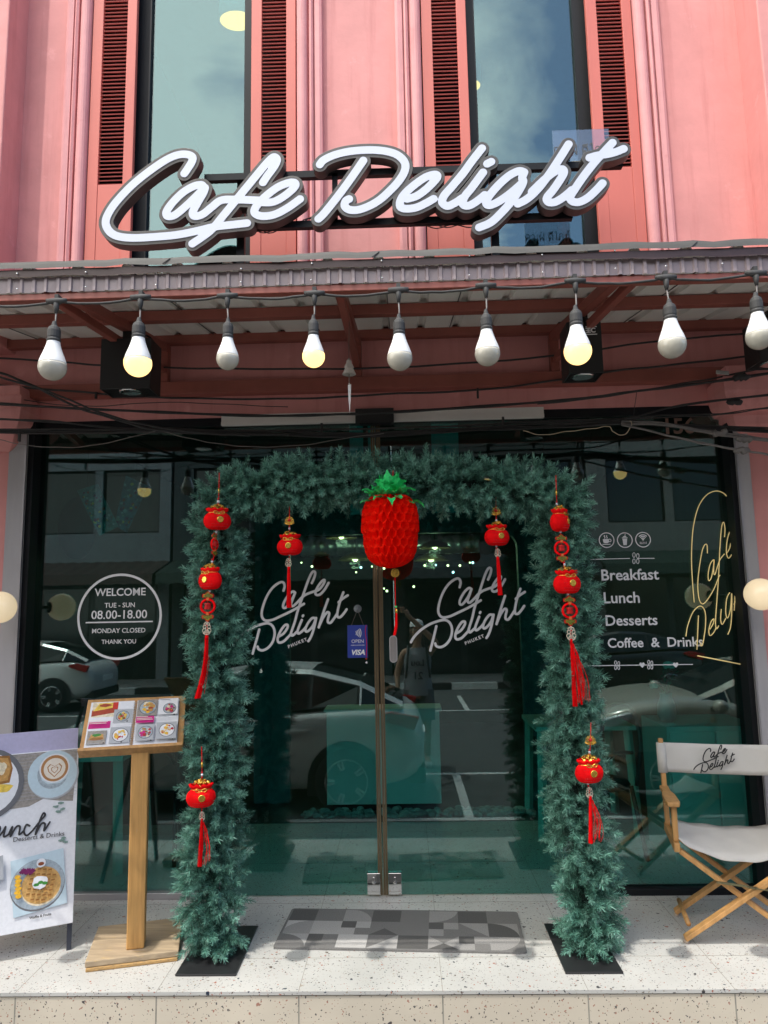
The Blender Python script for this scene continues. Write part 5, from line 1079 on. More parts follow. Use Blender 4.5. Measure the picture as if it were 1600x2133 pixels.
for i in range(nx_+1):
    for j in range(3):
        x0 = -mw/2+i*cs_*1.0; y0 = -mh/2+j*cs_
        if x0 > mw/2-.02: continue
        b0 = (3, 2, 1, 2, 4, 1, 3, 2, 0)[(i*2+j*4+(i*j)//2) % 9]; mpoly([(x0, y0), (x0+cs_, y0), (x0+cs_, y0+cs_), (x0, y0+cs_)], b0, 0)
        k = (i*5+j*7+(i*j)) % 7
        if k == 0: ax, ay, s0 = ((x0, y0, 0), (x0+cs_, y0, 90), (x0+cs_, y0+cs_, 180), (x0, y0+cs_, 270))[(i+j) % 4]; mpoly([(ax, ay)]+[(ax+cs_*math.cos(math.radians(s0+d)), ay+cs_*math.sin(math.radians(s0+d))) for d in range(0, 91, 10)], (1, 2, 0)[(i+j) % 3], 1)
        elif k == 1: mpoly([(x0, y0), (x0+cs_, y0), (x0, y0+cs_)] if j % 2 else [(x0, y0), (x0+cs_, y0+cs_), (x0, y0+cs_)], 1, 1)
        elif k in (2, 5): h2 = cs_/2; mpoly([(x0, y0+h2), (x0+h2, y0+h2), (x0+h2, y0+cs_), (x0, y0+cs_)], 0, 1); mpoly([(x0+h2, y0), (x0+cs_, y0), (x0+cs_, y0+h2), (x0+h2, y0+h2)], 1, 1)
        elif k == 4: mpoly([(x0, y0), (x0+cs_, y0), (x0+cs_/2, y0+cs_/2)], 0, 1); mpoly([(x0, y0+cs_), (x0+cs_, y0+cs_), (x0+cs_/2, y0+cs_/2)], 1, 1)
q.build('pile', dm)

# ------------------------------------------------------------------ globe lamps on the jambs
GLOBE = mat('opal_globe', (0.72, 0.60, 0.42), 0.25, var=.06, scale=9, emit=((1.0, .78, .48), .22))
for px, py, Y, r, lab, wx in ((0, 1265, -.347, 33, 'cream globe wall lamp cut by the left edge of the photo', -2.40), (1585, 1238, -.39, 32, 'cream globe wall lamp at the right edge of the photo', 2.05)):
    g = at(px, py, Y); R = r*.0026
    zz0 = 0; t = thing('globe_lamp', lab, 'wall lamp', g, 'globe lamps either side of the shopfront')
    q = MB(); q.ball(g, R, GLOBE, 32, 20); q.build('globe', t)
    q = MB(); e = Vector((wx, -.115, g.z)); d = (e-g).normalized(); q.tube([g+d*R*.98, e], .010, BLACKM, 10); q.tube([g+d*R*.90, g+d*R*1.08], R*.42, BLACKM, 18); q.bx(wx-.04, wx+.04, -.122, -.1, g.z-.05, g.z+.05, BLACKM); q.build('bracket', t)

# ------------------------------------------------------------------ blue card sign hung on the left door
BLUE = mat('card_blue', (0.020, 0.045, 0.30), .4, var=.05)
c = at(745, 1336, -.012); w2 = (at(766, 1336, -.012)-at(724, 1336, -.012)).x/2; h2 = (at(745, 1302, -.012)-at(745, 1370, -.012)).z/2
t = thing('payment_sign', 'blue open sign with contactless waves hung from a suction hook on the left door', 'door sign', c)
q = MB(); q.bx(c.x-w2, c.x+w2, -.014, -.010, c.z-h2, c.z+h2, BLUE); o = q.build('card', t, bevel=.0015)
q = MB(); M = lambda dx, dz, r=0: wallM(c.x+dx, -.0148, c.z+dz, r)
q.geo(fit(text('OPEN', .03, ext=.0003), w2*1.2), M(0, .0), WHITEP); q.geo(fit(text('COME IN, WE ARE OPEN', .01, bold=.0002, ext=.0003), w2*1.35), M(0, -.022), WHITEP); q.geo(fit(text('VISA', .03, bold=.0011, ext=.0003, shear=.25), w2*1.3), M(.004, -.064), WHITEP)
for k in range(4): q.geo(stroke_geo([arc(-.028, 0, .018+.009*k, .018+.009*k, -32, 32, 8)], .0019, .0003, .0008), M(.004, .048), WHITEP)
q.build('lettering', o)
q = MB(); s_ = at(745, 1268, -.004); q.lathe([(.024, 0), (.022, .006), (.008, .012), (.007, .02), (.001, .021)], (s_.x, -.001, s_.z), mat('clear_rubber', (.22, .24, .26), .15, var=.2, scale=60), 20, M=Matrix.Rotation(math.pi/2, 3, 'X')); q.build('suction_hook', t)
q = MB()
for s in (-1, 1): q.tube([(s_.x, -.018, s_.z-.005), (c.x+s*w2*.62, -.013, c.z+h2-.004)], .0011, CABLEG, 5)
q.build('cord', t)
q = MB(); q.tube(crom([at(763, 1302, -.018), at(761, 1315, -.018), at(764, 1340, -.018), at(763, 1368, -.018)], 4), .0016, REDT, 5); q.ball(at(763, 1372, -.018), .005, REDG, 8, 6); q.ball(at(764, 1380, -.018), .008, CHROME, 12, 8); q.build('bell_string', t)
# ------------------------------------------------------------------ inside the cafe, seen through the glass
PALE = mat('pale_stucco', (0.72, 0.74, 0.72), .7, var=.12, scale=4)
t = thing('counter', 'pale plastered counter block behind the glass doors', 'counter', (-.2, 1.95, 0))
q = MB(); q.bx(-.64, .26, 1.62, 1.88, .06, .77, PALE); q.build('body', t, bevel=.004)
q = MB(); q.bx(-.60, .22, 1.66, 1.87, 0, .06, CEIL); q.build('plinth', t)
q = MB(); q.bx(-.66, .28, 1.60, 1.89, .77, .79, PALE); q.build('worktop', t, bevel=.003)
q = MB(); PB = [mat('pebble_%d' % k, c, .6, var=.2, scale=20) for k, c in enumerate(((.36, .36, .34), (.25, .25, .23), (.45, .43, .38)))]
for k in range(260):
    x = RNG.uniform(-.80, .95); y = RNG.uniform(1.44, 1.60); r = RNG.uniform(.014, .034); q.ball((x, y, r*.55+RNG.uniform(0, .02)), r, PB[k % 3], 9, 6, (RNG.uniform(.8, 1.4), RNG.uniform(.8, 1.2), RNG.uniform(.6, .8)))
struct(q.build('pebbles'), 'stuff', 'strip of pale pebbles along the foot of the counter')['category'] = 'pebbles'
# spiral duct
q = MB(); DUCT = mat('galvanised_duct', (.38, .40, .42), .32, .8, var=.2, scale=9)
pr = [(.11+.006*(math.sin(k*1.25) > .6), k*.02) for k in range(104)]
q.lathe(pr, (-1.18, 4.0, 2.30), DUCT, 28, M=Matrix.Rotation(math.pi/2, 3, 'Y')); tag(q.build('air_duct'), 'silver ribbed air duct under the ceiling inside the cafe', 'air duct')
WARM = mat('warm_bulb', (1, .7, .35), .3, var=0, emit=((1.0, .66, .30), 4))
COOL = mat('cool_bulb', (1, .9, .8), .3, var=0, emit=((.95, .95, 1.0), 3))
LSH = mat('lamp_shade_brass', (.20, .15, .07), .4, .7, var=.2)
for k, (px, py, Y, lab) in enumerate(((711, 1117, 3.0, 'upper left pendant lamp inside the cafe'), (740, 1163, 3.6, 'pendant lamp below the duct left of the door edge'), (906, 1138, 3.2, 'pendant lamp over the duct right of the pineapple'), (898, 1164, 3.7, 'pendant lamp below the duct right of the pineapple'))):
    p = at(px, py, Y); t = thing('pendant_lamp', lab, 'pendant lamp', p, 'pendant lamps inside the cafe'); s = Y/3.0
    q = MB(); q.ball(p, .028*s, WARM, 14, 10); q.build('bulb', t)
    q = MB(); q.lathe([(.03, .05), (.12*s, .01), (.16*s, -.035), (.158*s, -.038), (.118*s, .006), (.03, .046)], p+Vector((0, 0, .015)), LSH, 24); q.build('lamp_shade', t)
    q = MB(); q.tube([p+Vector((0, 0, .06)), (p.x, p.y, 2.98)], .004, BLACKM, 5); q.build('flex', t)
    ld = bpy.data.lights.new('pendant_light', 'POINT'); ld.energy = 3.5; ld.color = (1, .72, .42); ld.shadow_soft_size = .06; lo = bpy.data.objects.new('pendant_light', ld); COL.objects.link(lo); lo.location = p+Vector((0, 0, -.06)); lo['kind'] = 'helper'
t = thing('bulb_garland', 'string of small mixed bulbs across the back of the cafe', 'string lights', at(860, 1178, 4.6)); q = MB(); q2 = MB()
for k, (px, py) in enumerate(((628, 1172), (650, 1180), (752, 1182), (775, 1180), (800, 1184), (885, 1178), (908, 1177), (933, 1178), (958, 1178), (979, 1172), (985, 1172), (862, 1222), (800, 1226), (806, 1231), (944, 1192), (742, 1192))): (q2 if k % 4 == 2 else q).ball(at(px, py, 4.6), .015 if k % 3 else .011, COOL if k % 4 == 2 else WARM, 8, 6)
b1 = q.build('bulb', t); q2.build('bulb', t); q = MB(); q.tube(crom([at(x, y, 4.62) for x, y in ((600, 1160), (650, 1175), (760, 1176), (800, 1178), (900, 1172), (985, 1166), (1040, 1150))], 5), .004, BLACKM, 5); q.build('cord', t)
# downlights of the upper room
for (px, py, lab) in ((494, 46, 'round yellow ceiling light seen in the left upper window'), (969, 182, 'round yellow ceiling light half behind a louvre of the right upper window')):
    d = ray(px, py); z = 6.05; p = CAM+d*((z-CAM.z)/d.z)
    t = thing('ceiling_light', lab, 'ceiling light', p, 'ceiling lights of the upper room')
    q = MB(); q.lathe([(.001, 0), (.12, 0), (.13, .01), (.13, .05)], p, mat('round_light', (.9, .85, .5), .4, var=0, emit=((1.0, .36, .05), 2.2)), 32, sy=.7); q.build('diffuser', t)
    q = MB(); q.lathe([(.132, .012), (.14, .012), (.14, .2), (.132, .2)], p, WHITEP, 32, sy=.7); q.build('rim', t)
# teal panels put in as strips of window reflection high behind the doors
REFL = mat('teal_reflection', (.16, .50, .50), .8, var=.08, scale=3)
for a, b, lab in ((728, 758, 'left panel painted as teal blind above the doors'), (766, 783, 'narrow panel painted as teal blind beside the door edge'), (898, 958, 'wide panel painted as teal blind above the right door')):
    p0, p1 = at(a, 890, .8), at(b, 1010, .8); q = MB(); q.bx(p0.x, p1.x, .80, .805, 2.25, 2.97, REFL); tag(q.build('reflection'), lab, 'reflection', 'teal painted reflections above the doors')
# tables and chairs
MINT = mat('mint_table_paint', (.32, .55, .48), .5, var=.06)
def table(x, y, w, d, h, lab):
    t = thing('cafe_table', lab, 'table', (x, y, 0), 'cafe tables'); q = MB(); q.bx(x-w/2, x+w/2, y-d/2, y+d/2, h-.03, h, MINT); q.build('tabletop', t, bevel=.003)
    for sx in (-1, 1):
        for sy in (-1, 1): q = MB(); q.bar((x+sx*(w/2-.05), y+sy*(d/2-.05), h-.03), (x+sx*(w/2-.02), y+sy*(d/2-.02), 0), .045, .045, MINT); q.build('leg', t)
table(-2.05, .62, .55, .55, .70, 'mint cafe table behind the advertising board'); table(1.25, 1.25, .7, .6, .74, 'mint cafe table behind the right window list'); 
def bent_chair(x, y, rz, lab):
    t = thing('cafe_chair', lab, 'chair', (x, y, 0), 'black cafe chairs'); R = Matrix.Rotation(rz, 3, 'Z'); P = lambda a, b, c: Vector((x, y, 0))+R @ Vector((a, b, c)); q = MB()
    q.lathe([(.01, .43), (.20, .43), (.21, .445), (.20, .46), (.01, .455)], (x, y, 0), BLACKM, 24); q.build('seat', t)
    q = MB(); q.tube(crom([P(-.19, .16, .45), P(-.20, .20, .7), P(-.13, .22, .88), P(0, .23, .92), P(.13, .22, .88), P(.20, .20, .7), P(.19, .16, .45)], 5), .014, BLACKM, 8); q.tube(crom([P(-.22, .12, .66), P(-.24, -.05, .66), P(-.2, -.16, .5)], 4), .012, BLACKM, 8); q.tube(crom([P(.22, .12, .66), P(.24, -.05, .66), P(.2, -.16, .5)], 4), .012, BLACKM, 8); q.build('backrest', t)
    for sx in (-1, 1):
        for sy in (-1, 1): q = MB(); q.tube([P(.15*sx, .15*sy, .44), P(.2*sx, .2*sy, 0)], .014, BLACKM, 8); q.build('leg', t)
bent_chair(-1.55, .75, 2.6, 'black bentwood chair behind the menu stand'); bent_chair(1.22, .62, -1.2, 'black bentwood chair with arms behind the right garland leg')
t = thing('cabinet', 'teal white cabinet behind the director chair', 'cabinet', (1.95, .62, 0)); q = MB(); q.bx(1.62, 2.2, .42, .9, 0, .82, mat('cabinet_paint', (.40, .52, .50), .5, var=.05)); q.build('carcass', t, bevel=.003)
for a, b in ((1.63, 1.905), (1.915, 2.19)): q = MB(); q.bx(a, b, .40, .418, .03, .79, mat('cabinet_paint', (.4, .5, .5))); q.build('door', t, bevel=.003)
# flowers in a vase by the right pane
t = thing('flower_vase', 'vase of pale teal roses with dark leaves inside the right window', 'flowers', (1.62, .70, .74)); GL_ = mat('dark_leaf', (.03, .16, .09), .5, var=.3, scale=12); RO = mat('pale_rose', (.35, .62, .58), .6, var=.15, scale=20)
q = MB(); q.lathe([(.04, .82), (.06, .86), (.055, .93), (.035, .98), (.04, 1.0)], (1.70, .62, 0), mat('vase_glaze', (.10, .22, .24), .3), 18); q.build('vase', t)
q = MB(); q3 = MB(); top = at(1395, 1400, .62)
for k in range(7):
    e = top+Vector((RNG.uniform(-.14, .12), RNG.uniform(-.08, .08), RNG.uniform(-.10, .05))); P = crom([Vector((1.70, .62, .97)), Vector((1.70, .62, 1.0)).lerp(e, .6)+Vector((0, 0, .03)), e], 5); q.tube(P, .004, GL_, 5)
    for j in range(5):
        c = P[4+j % 5]; a = RNG.uniform(0, 6.28); d = Vector((math.cos(a), math.sin(a), RNG.uniform(-.3, .6))).normalized(); u = d.cross(Vector((0, 0, 1))).normalized(); L_ = RNG.uniform(.04, .07)
        q.add([c, c+d*L_*.4+u*L_*.28, c+d*L_, c+d*L_*.4-u*L_*.28], [(0, 1, 2, 3)], GL_)
for e, R_ in ((top+Vector((0, 0, .03)), .055), (top+Vector((-.10, .02, -.10)), .035)):
    for k in range(26):
        a = k*2.4; el = .1+1.3*(1-k/26); d = Vector((math.cos(a)*math.cos(el), math.sin(a)*math.cos(el), math.sin(el)*.8)); u = d.cross(Vector((0, 0, 1))).normalized(); v_ = u.cross(d); c = e+d*R_*.55; r_ = R_*.5
        q3.add([c-u*r_*.6-v_*r_*.4, c+u*r_*.6-v_*r_*.4, c+u*r_*.8+v_*r_*.5+d*.01, c+v_*r_*.8+d*.012, c-u*r_*.8+v_*r_*.5+d*.01], [(0, 1, 2, 3, 4)], RO)
q.build('foliage', t); q3.build('blossom', t)
# two tilted decorated cards and the oval board behind the left pane
CARD = [mat('card_teal_print', (.10, .22, .22), .6, var=.7, scale=34), mat('card_blue_print', (.08, .16, .22), .6, var=.8, scale=30)]
for k, (quad, lab) in enumerate(((((160, 1022), (203, 1008), (247, 1097), (207, 1116)), 'left tilted teal printed card hung inside the left pane'), (((262, 990), (308, 1012), (264, 1110), (238, 1094)), 'right tilted blue printed card hung inside the left pane'))):
    P = [at(x, y, .16+.02*k) for x, y in quad]; q = MB(); t = thing('hanging_card', lab, 'hanging card', P[0]+Vector((0, 0, 0)), 'printed cards inside the left window')
    q.add(P+[p+Vector((0, .006, 0)) for p in P], [(3, 2, 1, 0), (4, 5, 6, 7), (0, 1, 5, 4), (1, 2, 6, 5), (2, 3, 7, 6), (3, 0, 4, 7)], CARD[k]); q.build('card', t)
    q = MB(); c = sum(P, Vector())/4
    for j in range(60):
        a, b = RNG.uniform(.08, .92), RNG.uniform(.05, .95); p = P[0].lerp(P[1], a).lerp(P[3].lerp(P[2], a), b)+Vector((0, -.0012, 0)); s_ = RNG.uniform(.004, .014); mt = (PIC['purple'], PIC['meat'], PIC['plate'], PIC['egg'], PIC['sage'], PIC['navy'])[j % 6]
        q.add([p+Vector((s_*math.cos(t_)*RNG.uniform(.5, 1.2), -.00002*j, s_*math.sin(t_)*RNG.uniform(.5, 1.2))) for t_ in [2*math.pi*i/7 for i in range(7)]], [tuple(range(7))], mt)
    q.build('print', t)
    q = MB(); q.tube([(P[0]+P[1])/2, Vector(((P[0]+P[1]).x/2, .17, 2.7))], .0015, BLACKM, 4); q.build('cord', t)
c = at(163, 1100, .30); q = MB(); q.lathe([(.001, 0), (.125, 0), (.13, .01), (.125, .02), (.001, .02)], c, mat('dark_oval', (.045, .03, .028), .6), 36, M=Matrix.Rotation(math.pi/2, 3, 'X') @ Matrix.Scale(1.6, 3, (0, 1, 0))); tag(q.build('oval_board'), 'dark oval board standing behind the left pane', 'board')
# ------------------------------------------------------------------ the other side of the street (seen reflected in the glass)
def facade(x0, x1, H, col, lab, yb=-17.5, face=1, depth=6, dark=(.02, .022, .025), awn=True, nwin=3):
    t = thing('street_building', lab, 'building', ((x0+x1)/2, yb, -.45), 'shophouses around the street'); Wm = mat('facade_%d' % int(abs(x0)*10+abs(yb)), col, .8, var=.15, scale=1.5, bump=.2, bscale=6); w = x1-x0; f = face
    y = lambda d: yb+f*d; B = lambda q, a, b, d0, d1, z0, z1, m_: q.bx(a, b, min(y(d0), y(d1)), max(y(d0), y(d1)), z0, z1, m_)
    q = MB(); B(q, x0, x1, -depth, -.25, -.45, H, Wm); B(q, x0, x0+.35, -.25, 0, -.45, H, Wm); B(q, x1-.35, x1, -.25, 0, -.45, H, Wm); B(q, x0+.35, x1-.35, -.25, 0, 2.7, 4.0, Wm); B(q, x0+.35, x1-.35, -.25, 0, 6.0, H, Wm); B(q, x0-.05, x1+.05, -.3, .15, H-.5, H-.2, Wm); q.build('wall', t)
    ww = (w-.7)/nwin; DG = glass('street_glass_%d' % int(abs(x0)*10+abs(yb)), (.3, .35, .35), .12)
    for k in range(nwin):
        a = x0+.35+k*ww; q = MB(); B(q, a, a+.25, -.25, -.02, 4.0, 6.0, Wm); B(q, a+.25, a+.30, -.2, -.1, 4.0, 6.0, BLACKAL); B(q, a+ww-.05, a+ww, -.2, -.1, 4.0, 6.0, BLACKAL); B(q, a+.3, a+ww-.05, -.2, -.1, 5.95, 6.0, BLACKAL); B(q, a+.3, a+ww-.05, -.2, -.1, 4.0, 4.05, BLACKAL); fr = q.build('window', t)
        q = MB(); B(q, a+.3, a+ww-.05, -.17, -.15, 4.05, 5.95, mat('dark_pane', dark, .08, var=0)); q.build('pane', fr)
    q = MB(); B(q, x0+.35, x1-.35, -.24, -.12, -.45, 2.7, mat('dark_shopfront', (.025, .028, .03), .35, var=.4, scale=2)); q.build('shopfront', t)
    for k in range(nwin): a = x0+.35+k*ww; q = MB(); B(q, a+.1, a+ww-.1, -.115, -.1, -.4, 2.3, mat('dark_pane', dark, .08, var=0)); q.build('door', t)
    if awn:
        q = MB(); n = int(w/.2); vs = []
        for d, z in ((0, 3.1), (1.5, 2.65), (1.5, 2.35)):
            for i in range(n+1): vs.append((x0+w*i/n, y(d), z+.03*(i % 2)))
        q.add(vs, [(r*(n+1)+i, r*(n+1)+i+1, (r+1)*(n+1)+i+1, (r+1)*(n+1)+i) for r in (0, 1) for i in range(n)], mat('dark_awning_%d' % (int(x0) % 3), ((.05, .055, .06), (.08, .05, .045), (.04, .06, .05))[int(x0) % 3], .7, var=.2)); q.build('awning', t)
    return t
facade(-26, -14.2, 8.6, (.13, .125, .12), 'grey shophouse at the far left across the street'); facade(-14.1, -7.2, 9.2, (.20, .21, .225), 'tall pale shophouse across the street on the left'); facade(-7.1, -.4, 8.0, (.05, .06, .065), 'slate grey shophouse across the street behind the parked car'); facade(-.3, 5.6, 8.4, (.05, .046, .044), 'brown shophouse directly across the street'); facade(5.7, 12.4, 8.9, (.19, .185, .18), 'white shophouse across the street on the right'); facade(12.5, 26, 8.2, (.22, .2, .17), 'beige shophouse at the far right across the street')
facade(-11.2, -3.2, 8.4, (.55, .50, .42), 'cream neighbour joined to the left side of the pink shophouse', yb=0.0, face=-1); facade(3.0, 11.0, 8.1, (.36, .42, .44), 'blue grey neighbour joined to the right side of the pink shophouse', yb=0.0, face=-1)

# ------------------------------------------------------------------ cars
TYRE = mat('tyre_rubber', (.02, .02, .02), .85, var=.2); RIM = mat('alloy_rim', (.45, .46, .47), .25, .85, var=.05); CGL = mat('car_glass', (.012, .016, .016), .05, var=0); TRIMB = mat('black_car_trim', (.02, .02, .02), .5); TAIL = mat('tail_lamp_red', (.35, .008, .01), .15, var=.1); HEAD = mat('headlamp', (.6, .62, .65), .1, var=.1)
def make_car(lab, paint, hood=0.0, group='cars parked on the street'):
    P = mat('car_paint_'+lab.split()[0], paint, .22, .1, var=.02, spec=.7); t = thing('parked_car', lab, 'car', (0, 0, 0), group)
    st = [(-2.22, .62, .50, .70), (-2.18, .74, .38, .90), (-2.05, .84, .28, 1.04), (-1.75, .90, .22, 1.12), (-1.2, .92, .20, 1.10), (-.5, .925, .20, 1.06), (.2, .925, .20, 1.03), (.9, .92, .20, 1.01+hood), (1.35, .91, .21, .98+hood), (1.8, .87, .24, .90+hood), (2.08, .78, .30, .80+hood), (2.2, .62, .40, .66+hood)]
    q = MB(); sec = lambda x, w, zb, zt: [(x, 0, zb), (x, w*.86, zb), (x, w*.97, zb+.10), (x, w, zb+(zt-zb)*.45), (x, w*.99, zb+(zt-zb)*.68), (x, w*.965, zt-.09), (x, w*.90, zt-.02), (x, w*.6, zt+.02), (x, 0, zt+.03)]
    vs = []; n = 17
    for s in st:
        h = sec(*s); vs += h+[(a, -b, c) for a, b, c in h[-2:0:-1]]
    n = len(vs)//len(st); fs = [(i*n+k, i*n+(k+1) % n, (i+1)*n+(k+1) % n, (i+1)*n+k) for i in range(len(st)-1) for k in range(n)]+[tuple(range(n))[::-1], tuple((len(st)-1)*n+k for k in range(n))]
    q.add(vs, fs, P, True); q.build('body', t, sub=1)
    gs = [(1.02, .80, 1.02+hood*.5, .74, 1.03+hood*.5), (.62, .82, 1.04, .68, 1.26), (.18, .83, 1.05, .64, 1.46), (-.35, .83, 1.06, .63, 1.53), (-.95, .82, 1.09, .62, 1.50), (-1.5, .80, 1.12, .60, 1.36), (-1.98, .74, 1.10, .60, 1.13)]
    q = MB(); g = MB()
    for i in range(len(gs)-1):
        a, b = gs[i], gs[i+1]
        for s in (-1, 1):
            A_ = [Vector((a[0], s*a[1], a[2])), Vector((a[0], s*a[3], a[4]-.05)), Vector((b[0], s*b[3], b[4]-.05)), Vector((b[0], s*b[1], b[2]))]
            c = sum(A_, Vector())/4; g.add([c+(v-c)*.90+Vector((0, s*.004, 0)) for v in A_], [(0, 1, 2, 3)], CGL, False); q.add(A_, [(0, 1, 2, 3)], P if i in (0, 5) else TRIMB, True)
        ring_ = lambda a: [Vector((a[0], -a[3], a[4]-.05)), Vector((a[0], -a[3]*.88, a[4]-.005)), Vector((a[0], 0, a[4]+.012)), Vector((a[0], a[3]*.88, a[4]-.005)), Vector((a[0], a[3], a[4]-.05))]
        r0, r1 = ring_(a), ring_(b)
        for k in range(4): (g if (i < 2 or i > 3) and k in (1, 2) else q).add([r0[k], r0[k+1], r1[k+1], r1[k]], [(0, 1, 2, 3)], CGL if (i < 2 or i > 3) and k in (1, 2) else P, True)
    q.build('cabin', t); g.build('glazing', t)
    for x in (1.36, -1.36):
        for s in (-1, 1):
            R = Matrix.Rotation(-s*math.pi/2, 3, 'X'); c = Vector((x, s*.835, .345)); q = MB()
            q.lathe([(.22, -.11), (.33, -.11), (.345, -.08), (.345, .08), (.33, .11), (.22, .11)], c, TYRE, 30, M=R); w = q.build('wheel', t)
            q = MB(); q.lathe([(.205, .10), (.235, .12), (.235, .10), (.205, .06)], c, RIM, 30, M=R)
            q.lathe([(.01, .10), (.045, .105), (.05, .08), (.01, .08)], c, RIM, 14, M=R); q.lathe([(.001, .05), (.215, .05), (.215, .045), (.001, .045)], c, BLACKM, 24, M=R)
            for k in range(5):
                for d in (-.13, .13): a = 2*math.pi*k/5; q.bar(c+R @ Vector((.04*math.cos(a+d), .04*math.sin(a+d), .095)), c+R @ Vector((.215*math.cos(a+d*.8), .215*math.sin(a+d*.8), .105)), .024, .02, RIM, R @ Vector((0, 0, 1)))
            q.build('rim', w)
            q = MB(); arc_ = [(x+.42*math.cos(a), .345+.42*math.sin(a)) for a in [math.pi*k/14 for k in range(15)]]+[(x-.42, .2), (x+.42, .2)]
            q.prism(arc_, lambda a, b: (a, s*.900, b), (0, s*.022, 0), TRIMB); q.prism([(x+.37*math.cos(a), .345+.37*math.sin(a)) for a in [math.pi*k/14 for k in range(15)]]+[(x-.37, .2), (x+.37, .2)], lambda a, b: (a, s*.9255, b), (0, s*.002, 0), BLACKM); q.build('wheel_arch', t)
    for s in (-1, 1):
        q = MB(); q.prism([(-2.10, .86), (-1.72, .98), (-1.70, 1.03), (-1.85, 1.06), (-2.16, 1.0)], lambda a, b: (a, s*.83, b), (0, s*.085, 0), TAIL); q.build('tail_lamp', t, bevel=.01)
        q = MB(); q.prism([(2.10, .66+hood*.8), (1.70, .80+hood*.9), (1.72, .86+hood*.9), (2.05, .78+hood*.9)], lambda a, b: (a, s*.74, b), (0, s*.115, 0), HEAD); q.build('headlight', t, bevel=.01)
        q = MB(); q.ball((.82, s*1.0, 1.08), .10, P, 14, 10, (.8, 1, .7)); q.bar((.86, s*.86, 1.03), (.84, s*.97, 1.06), .04, .03, TRIMB); q.build('wing_mirror', t)
        q = MB()
        for x in (.05, -.85): q.bx(x-.09, x+.09, s*.915-.012, s*.915+.022, .86, .885, P)
        q.build('door_handle', t)
    q = MB(); q.bx(-2.22, -2.0, -.70, .70, .26, .44, TRIMB); q.bx(2.0, 2.2, -.68, .68, .26, .46, TRIMB); q.build('bumper', t, bevel=.03)
    q = MB(); q.bx(-2.235, -2.21, -.26, .26, .62, .74, WHITEP); q.build('number_plate', t)
    return t
c1 = make_car('silver white parked fastback car reflected in the glass doors', (.62, .62, .60)); c1.location = (-2.02, -4.62, -.6); c1.rotation_euler.z = math.pi
c2 = make_car('beige parked car whose bonnet shows in the right window', (.46, .43, .36), .16); c2.location = (4.15, -4.62, -.6); c2.rotation_euler.z = math.pi
c3 = copy_tree(c1); c3['label'] = 'pale hatchback parked across the street at the left'; c3.location = (-9.2, -12.6, -.6); c3.rotation_euler.z = math.pi
c4 = make_car('black parked car across the street to the right', (.02, .02, .022)); c4.location = (4.6, -13.2, -.6); c4.rotation_euler.z = math.pi

# ------------------------------------------------------------------ the photographer, seen mirrored in the right door
SKIN = mat('skin', (.42, .24, .16), .55, var=.08, scale=20); HAIR = mat('brown_hair', (.05, .03, .02), .6, var=.3, stretch=(20, 20, 2)); TANK = mat('grey_tank_cloth', (.30, .31, .34), .85, var=.1); SHORT = mat('grey_shorts_cloth', (.16, .16, .17), .85, var=.15)
px_, py_, pz_ = .17, -6.02, -.6; S_ = 1.12
def pv(x, y, z): return Vector((px_+x*S_, py_+y*S_, pz_+z*S_))
per = thing('person', 'person in white cap and grey tank top raising a phone, mirrored in the door', 'person', (px_, py_, pz_))
J = dict(pel=(0, 0, .92, .125, .10), spn=(0, 0, 1.08, .115, .09), chs=(0, .01, 1.28, .135, .10), nkb=(0, .0, 1.43, .075, .065), nck=(0, .015, 1.50, .052, .055), hd0=(0, .02, 1.58, .070, .085), hd1=(0, .02, 1.67, .075, .092), hd2=(0, .015, 1.73, .055, .07),
         rs=(.17, .0, 1.40, .058, .058), re=(.24, .20, 1.50, .042, .042), rw=(-.10, .36, 1.84, .029, .024), rh=(-.145, .375, 1.915, .040, .018),
         ls=(-.17, 0, 1.40, .058, .058), le=(-.26, -.02, 1.12, .042, .042), lw=(-.25, .10, .90, .028, .024), lh=(-.245, .13, .82, .020, .04),
         rhp=(.09, 0, .88, .088, .088), rk=(.10, .02, .50, .058, .06), ra=(.10, -.02, .09, .04, .042), rt=(.115, .13, .035, .042, .03), lhp=(-.09, 0, .88, .088, .088), lk=(-.10, .02, .50, .058, .06), la=(-.10, -.02, .09, .04, .042), lt=(-.115, .13, .035, .042, .03))
E_ = 'pel-spn spn-chs chs-nkb nkb-nck nck-hd0 hd0-hd1 hd1-hd2 chs-rs rs-re re-rw rw-rh chs-ls ls-le le-lw lw-lh pel-rhp rhp-rk rk-ra ra-rt pel-lhp lhp-lk lk-la la-lt'.split()
nm_ = list(J); me = bpy.data.meshes.new('body'); me.from_pydata([tuple(pv(*J[k][:3])-ORG[per.name]) for k in nm_], [(nm_.index(a), nm_.index(b)) for a, b in (e.split('-') for e in E_)], [])
tmp = bpy.data.objects.new('tmpbody', me); COL.objects.link(tmp); tmp.modifiers.new('skin', 'SKIN'); tmp.modifiers.new('s', 'SUBSURF').levels = 2
for v, k in zip(me.skin_vertices[0].data, nm_): v.radius = (J[k][3]*S_, J[k][4]*S_); v.use_root = k == 'pel'
dg = bpy.context.evaluated_depsgraph_get(); bm_ = bpy.data.meshes.new_from_object(tmp.evaluated_get(dg), depsgraph=dg)
q = MB(); o_ = ORG[per.name]; q.add([Vector(v.co)+o_ for v in bm_.vertices], [tuple(p.vertices) for p in bm_.polygons], SKIN, True); bpy.data.objects.remove(tmp)
hx = Vector((-.135, .375, 1.91))                     # five fingers round the phone, nose, ears
